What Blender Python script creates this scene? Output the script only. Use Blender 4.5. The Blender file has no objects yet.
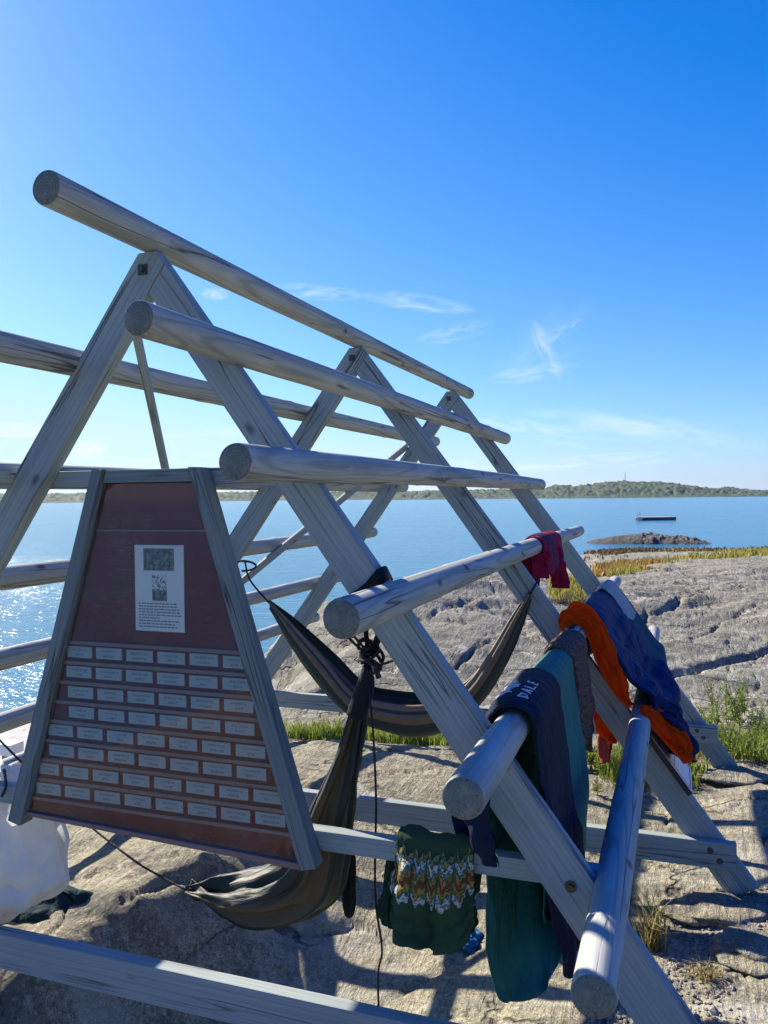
import bpy, bmesh, math, random
import numpy as np
from mathutils import Vector, Matrix, noise as mnoise

random.seed(7); RNG = np.random.default_rng(7)
S = 0.85            # layout units -> metres
CAMZ = 2.10         # camera height in metres
scene = bpy.context.scene
COL = scene.collection

def V(x, y, z): return Vector((S*x, S*y, S*z + CAMZ))

# ------------------------------------------------------------------ camera
F_PX, YAW, PIT, ROL = 815.0, math.radians(-19.7356), math.radians(-1.0132), math.radians(-0.5655)
_fw = Vector((math.sin(YAW)*math.cos(PIT), math.cos(YAW)*math.cos(PIT), math.sin(PIT)))
_r0 = Vector((math.cos(YAW), -math.sin(YAW), 0)); _u0 = _r0.cross(_fw)
_r = math.cos(ROL)*_r0 + math.sin(ROL)*_u0; _u = math.cos(ROL)*_u0 - math.sin(ROL)*_r0
cam_d = bpy.data.cameras.new('camera'); cam = bpy.data.objects.new('camera', cam_d); COL.objects.link(cam)
cam.matrix_world = Matrix((( _r.x, _u.x, -_fw.x, 0), (_r.y, _u.y, -_fw.y, 0), (_r.z, _u.z, -_fw.z, CAMZ), (0, 0, 0, 1)))
cam_d.sensor_fit = 'VERTICAL'; cam_d.sensor_height = 24.0; cam_d.sensor_width = 18.0
cam_d.lens = F_PX/1024*24.0; cam_d.clip_start = 0.05; cam_d.clip_end = 40000
scene.camera = cam

def ray(px, py): return _fw*F_PX + _r*(px-384) - _u*(py-512)
def at_Y(px, py, Y): d = ray(px, py); d = d*(Y/d.y); return (d.x, d.y, d.z)     # survey helpers, layout units
def at_D(px, py, D): d = ray(px, py)*(D/F_PX); return (d.x, d.y, d.z)
def at_Z(px, py, Z): d = ray(px, py); d = d*(Z/d.z); return (d.x, d.y, d.z)

# ------------------------------------------------------------------ objects
def link(o, parent=None, label=None, cat=None, group=None, kind=None):
    COL.objects.link(o)
    if parent is not None:
        o.parent = parent; o.matrix_parent_inverse = WORLD[parent.name].inverted()
    if label: o['label'] = label
    if cat: o['category'] = cat
    if group: o['group'] = group
    if kind: o['kind'] = kind
    WORLD[o.name] = o.matrix_basis.copy()
    return o
WORLD = {}
def empty(name, loc, label, cat, group=None):
    o = bpy.data.objects.new(name, None); o.empty_display_size = .1
    o.matrix_basis = Matrix.Translation(loc)
    return link(o, None, label, cat, group)
def mesh_obj(name, verts, faces, mats, parent=None, origin=None, rot=None, uvs=None, midx=None, smooth=True, **kw):
    """verts: world metres. origin/rot: the object's own frame"""
    v = np.asarray(verts, dtype=float)
    if origin is None: origin = Vector(v.mean(0))
    M = Matrix.Translation(origin) @ (rot.to_4x4() if rot else Matrix.Identity(4))
    Mi = np.array(M.inverted())
    vl = v @ Mi[:3, :3].T + Mi[:3, 3]
    me = bpy.data.meshes.new(name)
    me.from_pydata([tuple(p) for p in vl], [], [tuple(f) for f in faces])
    if not isinstance(mats, (list, tuple)): mats = [mats]
    for m in mats: me.materials.append(m)
    if midx is not None: me.polygons.foreach_set('material_index', np.asarray(midx, dtype=np.int32))
    if uvs is not None:
        uvl = me.uv_layers.new(name='UVMap')
        li = np.empty(len(me.loops), dtype=np.int32); me.loops.foreach_get('vertex_index', li)
        uvl.data.foreach_set('uv', np.asarray(uvs, dtype=float)[li].ravel())
    if smooth: me.polygons.foreach_set('use_smooth', np.ones(len(me.polygons), dtype=bool))
    me.update()
    o = bpy.data.objects.new(name, me); o.matrix_basis = M
    return link(o, parent, **kw)
def frame_x(d, up=Vector((0, 0, 1))):
    x = Vector(d).normalized(); y = up.cross(x)
    if y.length < 1e-4: y = Vector((0, 1, 0)).cross(x)
    y.normalize(); z = x.cross(y)
    return Matrix((x, y, z)).transposed()

# ------------------------------------------------------------------ numpy noise
def _h(ix, iy, s):
    n = (ix.astype(np.int64)*374761393 + iy.astype(np.int64)*668265263 + s*974711) & 0x7fffffff
    n = ((n ^ (n >> 13))*1274126177) & 0x7fffffff
    n = n ^ (n >> 16)
    return (n & 0xffff)/65535.0
def vnoise(x, y, s=0):
    ix = np.floor(x); iy = np.floor(y); fx = x-ix; fy = y-iy
    fx = fx*fx*fx*(fx*(fx*6-15)+10); fy = fy*fy*fy*(fy*(fy*6-15)+10)
    a = _h(ix, iy, s); b = _h(ix+1, iy, s); c = _h(ix, iy+1, s); d = _h(ix+1, iy+1, s)
    return (a*(1-fx)+b*fx)*(1-fy) + (c*(1-fx)+d*fx)*fy
def fbm(x, y, s=0, o=5, g=.5):
    t = 0; a = 1; n = 0
    for i in range(o):
        t = t + a*(vnoise(x*2**i+17.3*i, y*2**i-9.1*i, s+i)-.5)*2; n += a; a *= g
    return t/n

# ------------------------------------------------------------------ materials
class N:
    def __init__(s, name):
        s.m = bpy.data.materials.new(name); s.m.use_nodes = True; s.t = s.m.node_tree
        s.b = s.t.nodes['Principled BSDF']; s.out = s.t.nodes['Material Output']
    def n(s, ty, **kw):
        nd = s.t.nodes.new(ty)
        for k, v in kw.items():
            if k == 'ins':
                for a, b in v.items():
                    if hasattr(b, 'is_output'): s.t.links.new(b, nd.inputs[a])
                    else: nd.inputs[a].default_value = b
            else: setattr(nd, k, v)
        return nd
    def math(s, op, a, b=None, c=None, clamp=False):
        nd = s.t.nodes.new('ShaderNodeMath'); nd.operation = op; nd.use_clamp = clamp
        for i, x in enumerate((a, b, c)):
            if x is None: continue
            if hasattr(x, 'is_output'): s.t.links.new(x, nd.inputs[i])
            else: nd.inputs[i].default_value = x
        return nd.outputs[0]
    def mix(s, f, a, b, blend='MIX'):
        nd = s.t.nodes.new('ShaderNodeMix'); nd.data_type = 'RGBA'; nd.blend_type = blend
        for sock, x in ((nd.inputs[0], f), (nd.inputs[6], a), (nd.inputs[7], b)):
            if hasattr(x, 'is_output'): s.t.links.new(x, sock)
            else: sock.default_value = x if not isinstance(x, tuple) or len(x) == 4 else (*x, 1)
        return nd.outputs[2]
    def ramp(s, f, stops, interp='LINEAR'):
        nd = s.t.nodes.new('ShaderNodeValToRGB'); cr = nd.color_ramp; cr.interpolation = interp
        while len(cr.elements) < len(stops): cr.elements.new(.5)
        for e, (p, c) in zip(cr.elements, stops):
            e.position = p; e.color = (c, c, c, 1) if not isinstance(c, tuple) else (*c, 1)
        s.t.links.new(f, nd.inputs[0]); return nd.outputs[0]
    def coord(s, which='Object'): return s.n('ShaderNodeTexCoord').outputs[which]
    def mapping(s, v, scale=(1, 1, 1), rot=(0, 0, 0), loc=(0, 0, 0)):
        return s.n('ShaderNodeMapping', ins={'Vector': v, 'Scale': scale, 'Rotation': rot, 'Location': loc}).outputs[0]
    def noise(s, v, scale, detail=4, rough=.55, dist=0, out=0):
        return s.n('ShaderNodeTexNoise', ins={'Vector': v, 'Scale': scale, 'Detail': detail, 'Roughness': rough, 'Distortion': dist}).outputs[out]
    def bump(s, h, strength=.5, dist=.01, normal=None):
        nd = s.n('ShaderNodeBump', ins={'Height': h, 'Strength': strength, 'Distance': dist})
        if normal is not None: s.t.links.new(normal, nd.inputs['Normal'])
        return nd.outputs[0]
    def set(s, **kw):
        for k, x in kw.items():
            k = k.replace('_', ' ')
            if hasattr(x, 'is_output'): s.t.links.new(x, s.b.inputs[k])
            else: s.b.inputs[k].default_value = (*x, 1) if isinstance(x, tuple) and len(x) == 3 else x
        return s.m

def rnd_vec(N_, v):     # per-object offset so that no two timbers share a grain
    oi = N_.n('ShaderNodeObjectInfo').outputs['Random']
    off = N_.math('MULTIPLY', oi, 40.0)
    c = N_.n('ShaderNodeCombineXYZ', ins={'X': off, 'Y': 0.0, 'Z': 0.0}).outputs[0]
    return N_.n('ShaderNodeVectorMath', operation='ADD', ins={0: v, 1: c}).outputs[0]

def mat_wood(name, base=(.32, .335, .30), light=(.48, .49, .445), dark=(.16, .165, .15), ring=.0095, round_=True, tint=None):
    m = N(name); co = m.coord(); cr = rnd_vec(m, co)
    big = m.noise(m.mapping(cr, (.55, 7.5, 7.5)), 1.0, 1.5, .45)
    sx = m.n('ShaderNodeSeparateXYZ', ins={0: co})
    if round_:
        rad = m.math('SQRT', m.math('ADD', m.math('POWER', sx.outputs[1], 2.0), m.math('POWER', sx.outputs[2], 2.0)))
        rr = m.math('ADD', rad, m.math('MULTIPLY', big, .075))
    else:
        rr = m.math('ADD', m.math('ADD', m.math('MULTIPLY', sx.outputs[2], .9), m.math('MULTIPLY', sx.outputs[1], .35)), m.math('MULTIPLY', big, .06))
    wv = m.math('SINE', m.math('MULTIPLY', rr, 6.283/ring))
    wv = m.math('MULTIPLY_ADD', wv, .5, .5)
    fine = m.noise(m.mapping(cr, (1.6, 70, 70)), 1.0, 5, .65)
    blot = m.noise(m.mapping(cr, (1.1, 5, 5)), 1.7, 4, .6)
    c = m.mix(m.ramp(wv, [(0, .15), (.25, .75), (.6, 1.0), (1, .80)]), tuple(x*.66 for x in base), light)
    c = m.mix(.38 if round_ else .6, c, base)
    c = m.mix(m.math('MULTIPLY', m.ramp(fine, [(.45, 0.0), (.75, 1.0)]), .55), c, dark)
    c = m.mix(m.math('MULTIPLY', m.ramp(blot, [(.36, 1.0), (.58, 0.0)]), .30), c, tuple(x*.62 for x in base))
    # weather checks: long thin splits
    ck = m.noise(m.mapping(cr, (.55, 16, 16)), 1.0, 2, .5)
    ck = m.ramp(m.math('ABSOLUTE', m.math('SUBTRACT', ck, .56)), [(.0, 1.0), (.018, 0.0)])
    ckm = m.ramp(m.noise(m.mapping(cr, (1.0, 3, 3)), 1.3, 2), [(.42, 0.0), (.50, 1.0)])
    ck = m.math('MULTIPLY', ck, ckm)
    c = m.mix(m.math('MULTIPLY', ck, .85), c, (.035, .03, .028))
    # knots
    vo = m.n('ShaderNodeTexVoronoi', feature='F1', ins={'Vector': m.mapping(cr, (5.0, 9, 9)), 'Scale': 1.0, 'Randomness': 1.0})
    vs_ = m.n('ShaderNodeSeparateColor', ins={0: vo.outputs['Color']}).outputs[0]
    kn = m.math('MULTIPLY', m.ramp(vo.outputs['Distance'], [(.07, 1.0), (.13, .55), (.19, 0.0)]), m.math('GREATER_THAN', vs_, .80))
    c = m.mix(m.math('MULTIPLY', kn, .85), c, (.06, .05, .036))
    if tint: c = m.mix(.5, c, tint)
    h = m.math('ADD', m.math('MULTIPLY', fine, .5), m.math('SUBTRACT', m.math('MULTIPLY', wv, .25), m.math('MULTIPLY', ck, 1.5)))
    return m.set(Base_Color=c, Roughness=.72, Normal=m.bump(h, .5, .004), Specular_IOR_Level=.35)

def mat_endgrain():
    m = N('wood_end_grain'); co = m.coord(); sx = m.n('ShaderNodeSeparateXYZ', ins={0: co})
    yz = m.n('ShaderNodeCombineXYZ', ins={'X': 0.0, 'Y': sx.outputs[1], 'Z': sx.outputs[2]}).outputs[0]
    nz = m.noise(yz, 24, 5, .65)
    rad = m.n('ShaderNodeVectorMath', operation='LENGTH', ins={0: yz}).outputs['Value']
    rr = m.math('ADD', rad, m.math('MULTIPLY', nz, .022))
    wv = m.math('MULTIPLY_ADD', m.math('SINE', m.math('MULTIPLY', rr, 620.0)), .5, .5)
    c = m.mix(m.math('MULTIPLY', wv, m.ramp(m.noise(co, 14, 3), [(.35, .1), (.7, .9)])), (.125, .145, .125), (.18, .20, .17))
    ang = m.math('ARCTAN2', sx.outputs[2], sx.outputs[1])
    cr = m.n('ShaderNodeCombineXYZ', ins={'X': m.math('MULTIPLY', ang, 2.1), 'Y': m.math('MULTIPLY', rad, 5.0), 'Z': 0.0}).outputs[0]
    ck = m.ramp(m.math('ABSOLUTE', m.math('SUBTRACT', m.noise(cr, 1.6, 2), .5)), [(0, 1.0), (.012, 0.0)])
    c = m.mix(m.math('MULTIPLY', ck, .8), c, (.03, .027, .025))
    bl = m.noise(co, 26, 4)
    c = m.mix(m.ramp(bl, [(.5, 0.0), (.7, .6)]), c, (.26, .26, .215))
    return m.set(Base_Color=c, Roughness=.85, Normal=m.bump(m.math('SUBTRACT', m.math('MULTIPLY', wv, .3), ck), .5, .004))

def mat_cloth(name, col, col2=None, rough=.95, weave=900, bump=.25, blotch=.18, sheen=.0, mottled=None):
    m = N(name); co = m.coord()
    w = m.noise(co, weave, 2, .6)
    b = m.noise(co, 9, 4, .6)
    c = m.mix(m.math('MULTIPLY', b, blotch*2), col, tuple(x*.55 for x in col))
    if col2: c = m.mix(m.ramp(m.noise(co, mottled or 60, 3), [(.42, 0.0), (.58, 1.0)]), c, col2)
    cr = m.noise(m.mapping(co, (1, 1, .45)), 22, 4, .6, .6)
    rg = m.math('ABSOLUTE', m.math('SUBTRACT', m.noise(m.mapping(co, (1, 1, .5)), 8, 3, .5, .8), .5))      # sharp creases
    uvs_ = m.n('ShaderNodeSeparateXYZ', ins={0: m.coord('UV')}); ed = None
    for k_ in (0, 1):
        e_ = m.math('MINIMUM', uvs_.outputs[k_], m.math('SUBTRACT', 1.0, uvs_.outputs[k_])); ed = e_ if ed is None else m.math('MINIMUM', ed, e_)
    hem = m.ramp(ed, [(.0, 1.0), (.014, 1.0), (.018, .3), (.020, 0.0)])
    cr = m.math('ADD', m.math('ADD', cr, m.math('MULTIPLY', m.ramp(rg, [(0, 0.0), (.16, 1.0)]), .7)), m.math('MULTIPLY', hem, .35))
    nrm = m.bump(cr, .45, .022, m.bump(w, bump, .002))
    return m.set(Base_Color=c, Roughness=rough, Normal=nrm, Specular_IOR_Level=.12)

def mat_plain(name, col, rough=.6, spec=.4, var=.25, scale=14, metal=0.0, bump=.1):
    m = N(name); co = m.coord()
    b = m.noise(co, scale, 5, .6)
    c = m.mix(m.math('MULTIPLY', b, var*2), col, tuple(x*.5 for x in col))
    return m.set(Base_Color=c, Roughness=rough, Specular_IOR_Level=spec, Metallic=metal, Normal=m.bump(b, bump, .005))

WOOD_R = mat_wood('weathered_round_wood')
WOOD_S = mat_wood('weathered_sawn_wood', base=(.28, .325, .32), light=(.335, .38, .37), dark=(.15, .17, .165), ring=.019, round_=False)
WOOD_B = mat_wood('board_frame_wood', base=(.145, .185, .185), light=(.22, .265, .26), ring=.02, round_=False)
ENDG = mat_endgrain()
IRON = mat_plain('rusty_dark_iron', (.105, .095, .088), .5, .5, .4, 60, .6)
ROPE_M = mat_cloth('dark_cord', (.035, .035, .04), None, .8, 300, .5, .2, .1)

# ------------------------------------------------------------------ timber builders
def log(name, A, B, r0, r1, parent, seed, nseg=28):
    a = V(*A); b = V(*B); L = (b-a).length; R = frame_x(b-a); org = (a+b)/2
    rs = np.random.default_rng(seed); nr = max(24, int(L/.05))
    ts = np.concatenate([[0, .0, .004/L*1.0, .012/L], np.linspace(.03/L, 1-.03/L, nr), [1-.012/L, 1-.004/L, 1., 1.]])
    kn = [(rs.uniform(.03, .97), rs.uniform(0, 6.28), rs.uniform(.002, .006)) for _ in range(int(L*3))]
    xax = (b-a)/L; y = R.col[1]; z = R.col[2]
    verts = []; faces = []; mi = []
    ph = rs.uniform(0, 6.28, 4); bow = rs.uniform(-.010, .010, 2)
    K = len(ts); th = np.linspace(0, 2*math.pi, nseg, endpoint=False)
    for i, t in enumerate(ts):
        sc = 1.0
        if i in (1, K-2): sc = .955
        if i in (2, K-3): sc = .985
        r = (r0*(1-t)+r1*t)*S*sc*(1+.012*math.sin(t*9+ph[0])+.008*math.sin(t*23+ph[1]))
        cx = bow[0]*math.sin(math.pi*t)*S; cz = bow[1]*math.sin(math.pi*t)*S
        for k in range(nseg):
            rr = r*(1+.012*math.sin(2*th[k]+ph[2]+t*2)+.008*math.sin(3*th[k]+ph[3]))
            for (kt, ka, kh) in kn:
                dt = (t-kt)*L; da = (th[k]-ka+math.pi) % (2*math.pi)-math.pi
                if abs(dt) < .09: rr += kh*math.exp(-(dt/.03)**2-(da*r/.025)**2)
            if i in (0, K-1): rr = 0.0 if False else rr*.5
            verts.append(a+xax*(t*L)+y*(rr*math.cos(th[k])+cx)+z*(rr*math.sin(th[k])+cz))
    for i in range(K-1):
        for k in range(nseg):
            k2 = (k+1) % nseg
            faces.append((i*nseg+k, i*nseg+k2, (i+1)*nseg+k2, (i+1)*nseg+k)); mi.append(1 if i == 0 or i == K-2 else 0)
    faces.append(tuple(range(nseg-1, -1, -1))); mi.append(1)
    faces.append(tuple(range((K-1)*nseg, K*nseg))); mi.append(1)
    o = mesh_obj(name, [tuple(v) for v in verts], faces, [WOOD_R, ENDG], parent, origin=org, rot=R, midx=mi)
    return o

def prism(name, poly, y0, y1, axis, mat, parent, bev=.005):
    """polygon in the XZ plane (layout units) extruded from y0 to y1; grain along axis (XZ)"""
    ax = Vector((axis[0], 0, axis[1])).normalized(); R = frame_x(ax, Vector((0, 1, 0)).cross(ax).normalized())
    n = len(poly); bm = bmesh.new()
    c = V(sum(p[0] for p in poly)/n, (y0+y1)/2, sum(p[1] for p in poly)/n)
    M = (Matrix.Translation(c) @ R.to_4x4()).inverted()
    f = [bm.verts.new(M @ V(p[0], y0, p[1])) for p in poly]; b = [bm.verts.new(M @ V(p[0], y1, p[1])) for p in poly]
    bm.faces.new(f); bm.faces.new(b[::-1])
    for i in range(n):
        j = (i+1) % n; bm.faces.new((f[j], f[i], b[i], b[j]))
    bmesh.ops.recalc_face_normals(bm, faces=bm.faces)
    if bev: bmesh.ops.bevel(bm, geom=list(bm.edges), offset=bev, segments=2, profile=.6, affect='EDGES')
    me = bpy.data.meshes.new(name); bm.to_mesh(me); bm.free()
    me.materials.append(mat)
    o = bpy.data.objects.new(name, me); o.matrix_basis = Matrix.Translation(c) @ R.to_4x4()
    return link(o, parent)

def bar(name, A, B, w, h, mat, parent, bev=.005, up=(0, 0, 1), label=None):
    """straight sawn bar A->B (layout units); w across, h along 'up'"""
    a = V(*A); b = V(*B); R = frame_x(b-a, Vector(up)); L = (b-a).length/2; c = (a+b)/2
    bm = bmesh.new(); bmesh.ops.create_cube(bm, size=2)
    for v in bm.verts: v.co = Vector((v.co.x*L, v.co.y*w*S/2, v.co.z*h*S/2))
    if bev: bmesh.ops.bevel(bm, geom=list(bm.edges), offset=bev, segments=2, profile=.6, affect='EDGES')
    me = bpy.data.meshes.new(name); bm.to_mesh(me); bm.free(); me.materials.append(mat)
    o = bpy.data.objects.new(name, me); o.matrix_basis = Matrix.Translation(c) @ R.to_4x4()
    return link(o, parent, label=label)

def tube_geo(pts, r, nseg=8, closed_ends=True):
    P = [Vector(p) for p in pts]; verts = []; faces = []
    up = Vector((0.13, .21, .97))
    for i, p in enumerate(P):
        t = (P[min(i+1, len(P)-1)]-P[max(i-1, 0)]).normalized()
        y = up.cross(t)
        if y.length < .05: y = Vector((1, 0, 0)).cross(t)
        y.normalize(); z = t.cross(y); rr = r[i] if hasattr(r, '__len__') else r
        for k in range(nseg):
            a = 6.28318*k/nseg; verts.append(tuple(p+y*(rr*math.cos(a))+z*(rr*math.sin(a))))
    for i in range(len(P)-1):
        for k in range(nseg):
            k2 = (k+1) % nseg; faces.append((i*nseg+k, i*nseg+k2, (i+1)*nseg+k2, (i+1)*nseg+k))
    if closed_ends:
        faces.append(tuple(range(nseg-1, -1, -1))); faces.append(tuple(range((len(P)-1)*nseg, len(P)*nseg)))
    return verts, faces
def catmull(pts, n):
    P = np.array(pts, float)
    if len(P) == 2: return P[0]+(P[1]-P[0])*np.linspace(0, 1, n)[:, None]
    Q = np.vstack([2*P[0]-P[1], P, 2*P[-1]-P[-2]]); out = []
    m = len(P)-1
    for i in range(m):
        p0, p1, p2, p3 = Q[i:i+4]
        for t in np.linspace(0, 1, 24, endpoint=(i == m-1)):
            out.append(.5*((2*p1)+(p2-p0)*t+(2*p0-5*p1+4*p2-p3)*t*t+(3*p1-p0-3*p2+p3)*t**3))
    out = np.array(out); d = np.r_[0, np.cumsum(np.linalg.norm(np.diff(out, axis=0), axis=1))]
    s = np.linspace(0, d[-1], n)
    return np.stack([np.interp(s, d, out[:, k]) for k in range(3)], 1)
def rope(name, pts, r, mat, parent=None, n=60, **kw):
    p = catmull([tuple(V(*q)) for q in pts], n)
    v, f = tube_geo(p, r); return mesh_obj(name, v, f, mat, parent, **kw)
def merge(geos):
    vs = []; fs = []; o = 0
    for v, f in geos: vs += list(v); fs += [tuple(i+o for i in q) for q in f]; o += len(v)
    return vs, fs

# ------------------------------------------------------------------ cloth
def loft(name, profiles, nu, nv, mat, parent=None, folds=(), vtop=.5, flat=.12, thick=.006, wob=.006, seed=0, edge=.0, freq=3.0, crease=.0, **kw):
    """profiles: list of (u, [3D layout points]) lofted along u; folds: (amp, k, skew, phase)."""
    rs = np.random.default_rng(seed)
    us = np.array([p[0] for p in profiles]); G = np.array([catmull([tuple(V(*q)) for q in p[1]], nv) for p in profiles])
    u = np.linspace(0, 1, nu); P = np.empty((nu, nv, 3))
    if len(us) >= 4:
        for j in range(nv): P[:, j] = catmull_u(us, G[:, j], u)
    else:
        for j in range(nv):
            for k in range(3): P[:, j, k] = np.interp(u, us, G[:, j, k])
    v = np.linspace(0, 1, nv); U, W = np.meshgrid(u, v, indexing='ij')
    du = np.gradient(P, axis=0); dv = np.gradient(P, axis=1); Nn = np.cross(du, dv); Nn /= np.linalg.norm(Nn, axis=2, keepdims=True)+1e-9
    w = np.clip((np.abs(W-vtop)-flat)/(.5), 0, 1)**.8
    D = np.zeros_like(U)
    for (amp, k, skew, ph) in folds:
        D += amp*w*np.sin(2*math.pi*(k*U+skew*W)+ph)*(0.7+.6*vnoise(U*3+ph, W*2, seed))
    D += wob*fbm(U*freq+seed, W*freq*1.6, seed+5, 4)*(.35+w)
    D += -crease*np.abs(fbm(U*freq*.8+seed*1.7, W*freq*2.2, seed+9, 3))*(.25+w)
    P = P+Nn*D[..., None]*S
    if edge:   # ragged hem
        e = edge*fbm(U*4+seed*3.1, W*0, seed+2, 3); s = np.clip((W-.85)/.15, 0, 1)-np.clip((.15-W)/.15, 0, 1)
        P[..., 2] += np.abs(s)*e*S
    verts = P.reshape(-1, 3); faces = [(i*nv+j, (i+1)*nv+j, (i+1)*nv+j+1, i*nv+j+1) for i in range(nu-1) for j in range(nv-1)]
    uv = np.stack([U.ravel(), W.ravel()], 1)
    o = mesh_obj(name, verts, faces, mat, parent, uvs=uv, **kw)
    if thick:
        md = o.modifiers.new('solid', 'SOLIDIFY'); md.thickness = thick; md.offset = 0
    return o
def catmull_u(us, g, u):
    out = np.empty((len(u), 3)); m = np.gradient(g, us, axis=0)
    for i, x in enumerate(u):
        k = min(max(np.searchsorted(us, x)-1, 0), len(us)-2); h = us[k+1]-us[k]; t = (x-us[k])/h
        out[i] = (2*t**3-3*t**2+1)*g[k]+(t**3-2*t**2+t)*h*m[k]+(-2*t**3+3*t**2)*g[k+1]+(t**3-t**2)*h*m[k+1]
    return out

# =================================================================== SKY, SUN
SUN_EL, SUN_AZ = math.radians(33), math.radians(-66)      # azimuth from +Y, clockwise positive
w = bpy.data.worlds.new('World'); scene.world = w; w.use_nodes = True
wt = w.node_tree; bg = wt.nodes['Background']
def wn(ty, **kw):
    nd = wt.nodes.new(ty)
    for k, v in kw.items():
        if k == 'ins':
            for a, b in v.items():
                if hasattr(b, 'is_output'): wt.links.new(b, nd.inputs[a])
                else: nd.inputs[a].default_value = b
        else: setattr(nd, k, v)
    return nd
def wm(op, a, b=None, clamp=False):
    nd = wt.nodes.new('ShaderNodeMath'); nd.operation = op; nd.use_clamp = clamp
    for i, x in enumerate((a, b)):
        if x is None: continue
        if hasattr(x, 'is_output'): wt.links.new(x, nd.inputs[i])
        else: nd.inputs[i].default_value = x
    return nd.outputs[0]
sky = wn('ShaderNodeTexSky', sky_type='NISHITA', sun_disc=False, sun_elevation=SUN_EL, sun_rotation=SUN_AZ, altitude=0, air_density=1.0, dust_density=.35, ozone_density=2.5)
hs = wn('ShaderNodeVectorMath', operation='MULTIPLY_ADD', ins={0: sky.outputs[0], 1: (1.0, 1.15, .93), 2: (-1.30, -.72, 3.55)})   # clear northern summer air: deeper blue
hs = wn('ShaderNodeVectorMath', operation='MAXIMUM', ins={0: hs.outputs[0], 1: (.05, .4, .8)})
sp_ = wn('ShaderNodeSeparateXYZ', ins={0: hs.outputs[0]}); ch_ = []
for k_, lim in enumerate((5.9, 8.0, 9.8)):
    nd_ = wn('ShaderNodeMath', operation='SMOOTH_MIN'); wt.links.new(sp_.outputs[k_], nd_.inputs[0]); nd_.inputs[1].default_value = lim; nd_.inputs[2].default_value = 2.2; ch_.append(nd_.outputs[0])
hs = wn('ShaderNodeCombineXYZ', ins={0: ch_[0], 1: ch_[1], 2: ch_[2]})
tc = wn('ShaderNodeTexCoord').outputs['Generated']
def cloud(px, py, wx, wy, rot, scale, amt, lo, hi, stretch=3.0):
    """one wisp of cirrus at a fixed bearing and elevation of the sky"""
    d = ray(px, py).normalized(); e = Vector((d.y, -d.x, 0)).normalized(); up = e.cross(d)
    if up.z < 0: up = -up
    c, s_ = math.cos(rot), math.sin(rot); a = e*c+up*s_; b = up*c-e*s_
    dot = lambda q: wn('ShaderNodeVectorMath', operation='DOT_PRODUCT', ins={0: tc, 1: tuple(q)}).outputs['Value']
    X = wm('DIVIDE', wm('SUBTRACT', dot(a), a.dot(d)), wx/F_PX); Y = wm('DIVIDE', wm('SUBTRACT', dot(b), b.dot(d)), wy/F_PX)
    rr = wm('ADD', wm('POWER', X, 2.0), wm('POWER', Y, 2.0))
    front = wm('GREATER_THAN', dot(d), .5)
    mask = wm('MULTIPLY', wm('SUBTRACT', 1.0, rr, True), front)
    cv = wn('ShaderNodeCombineXYZ', ins={'X': wm('MULTIPLY', X, wx/wy/stretch), 'Y': Y, 'Z': px*.013}).outputs[0]
    nz = wn('ShaderNodeTexNoise', ins={'Vector': cv, 'Scale': scale, 'Detail': 7.0, 'Roughness': .6, 'Distortion': .6}).outputs[0]
    mr = wn('ShaderNodeMapRange', ins={'Value': nz, 'From Min': lo, 'From Max': hi, 'To Min': 0.0, 'To Max': amt}).outputs[0]
    return wm('MULTIPLY', mr, wm('POWER', mask, .7))
cl = None
for args in [(547, 352, 34, 9, -1.15, 1.0, .55, .38, .75, 3.2), (533, 373, 46, 9, .12, 1.0, .5, .40, .75, 3.5), (545, 340, 60, 30, .6, 1.0, .22, .40, .85, 3), (562, 332, 24, 6, .5, 1, .4, .4, .75, 3), (415, 302, 60, 9, -.15, 1.0, .6, .4, .75, 4), (310, 292, 60, 8, -.05, 1.0, .6, .4, .75, 4), (215, 294, 14, 6, 0, 1.2, .6, .4, .7, 2),
             (455, 332, 40, 10, .2, 1.2, .4, .4, .75, 3), (600, 425, 90, 16, -.1, 1.1, .5, .38, .75, 5), (530, 430, 70, 10, -.25, 1.1, .5, .40, .75, 4),
             (12, 430, 50, 7, .02, 1.0, .8, .34, .62, 4), (90, 449, 17, 9, .15, 1.8, .8, .36, .6, 1.6), (210, 432, 60, 6, .05, 1, .45, .4, .7, 5), (460, 466, 90, 7, 0, 1, .5, .38, .7, 6),
             (590, 462, 110, 8, .05, 1, .55, .4, .75, 6), (330, 462, 90, 6, 0, 1, .4, .4, .75, 6), (60, 462, 120, 8, 0, 1, .5, .38, .7, 6), (690, 438, 70, 16, -.2, 1.1, .4, .4, .8, 4)]:
    c = cloud(*args); cl = c if cl is None else wm('ADD', cl, c, True)
mx = wn('ShaderNodeMix', data_type='RGBA'); wt.links.new(cl, mx.inputs[0]); wt.links.new(hs.outputs[0], mx.inputs[6]); mx.inputs[7].default_value = (8.6, 9.2, 9.6, 1)
wt.links.new(mx.outputs[2], bg.inputs[0]); bg.inputs[1].default_value = .052
sd = bpy.data.lights.new('sun', 'SUN'); sd.energy = 5.0; sd.angle = math.radians(.55); sd.color = (1.0, .91, .76)
so = bpy.data.objects.new('sun', sd); COL.objects.link(so)
sun_dir = Vector((math.sin(SUN_AZ)*math.cos(SUN_EL), math.cos(SUN_AZ)*math.cos(SUN_EL), math.sin(SUN_EL)))
so.rotation_euler = (-sun_dir).to_track_quat('-Z', 'Y').to_euler(); so.location = sun_dir*200
vs = scene.view_settings; scene.display_settings.display_device = 'sRGB'
vs.view_transform = 'Standard'; vs.look = 'None'; vs.gamma = 1; vs.use_curve_mapping = False; vs.exposure = 1.18

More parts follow.
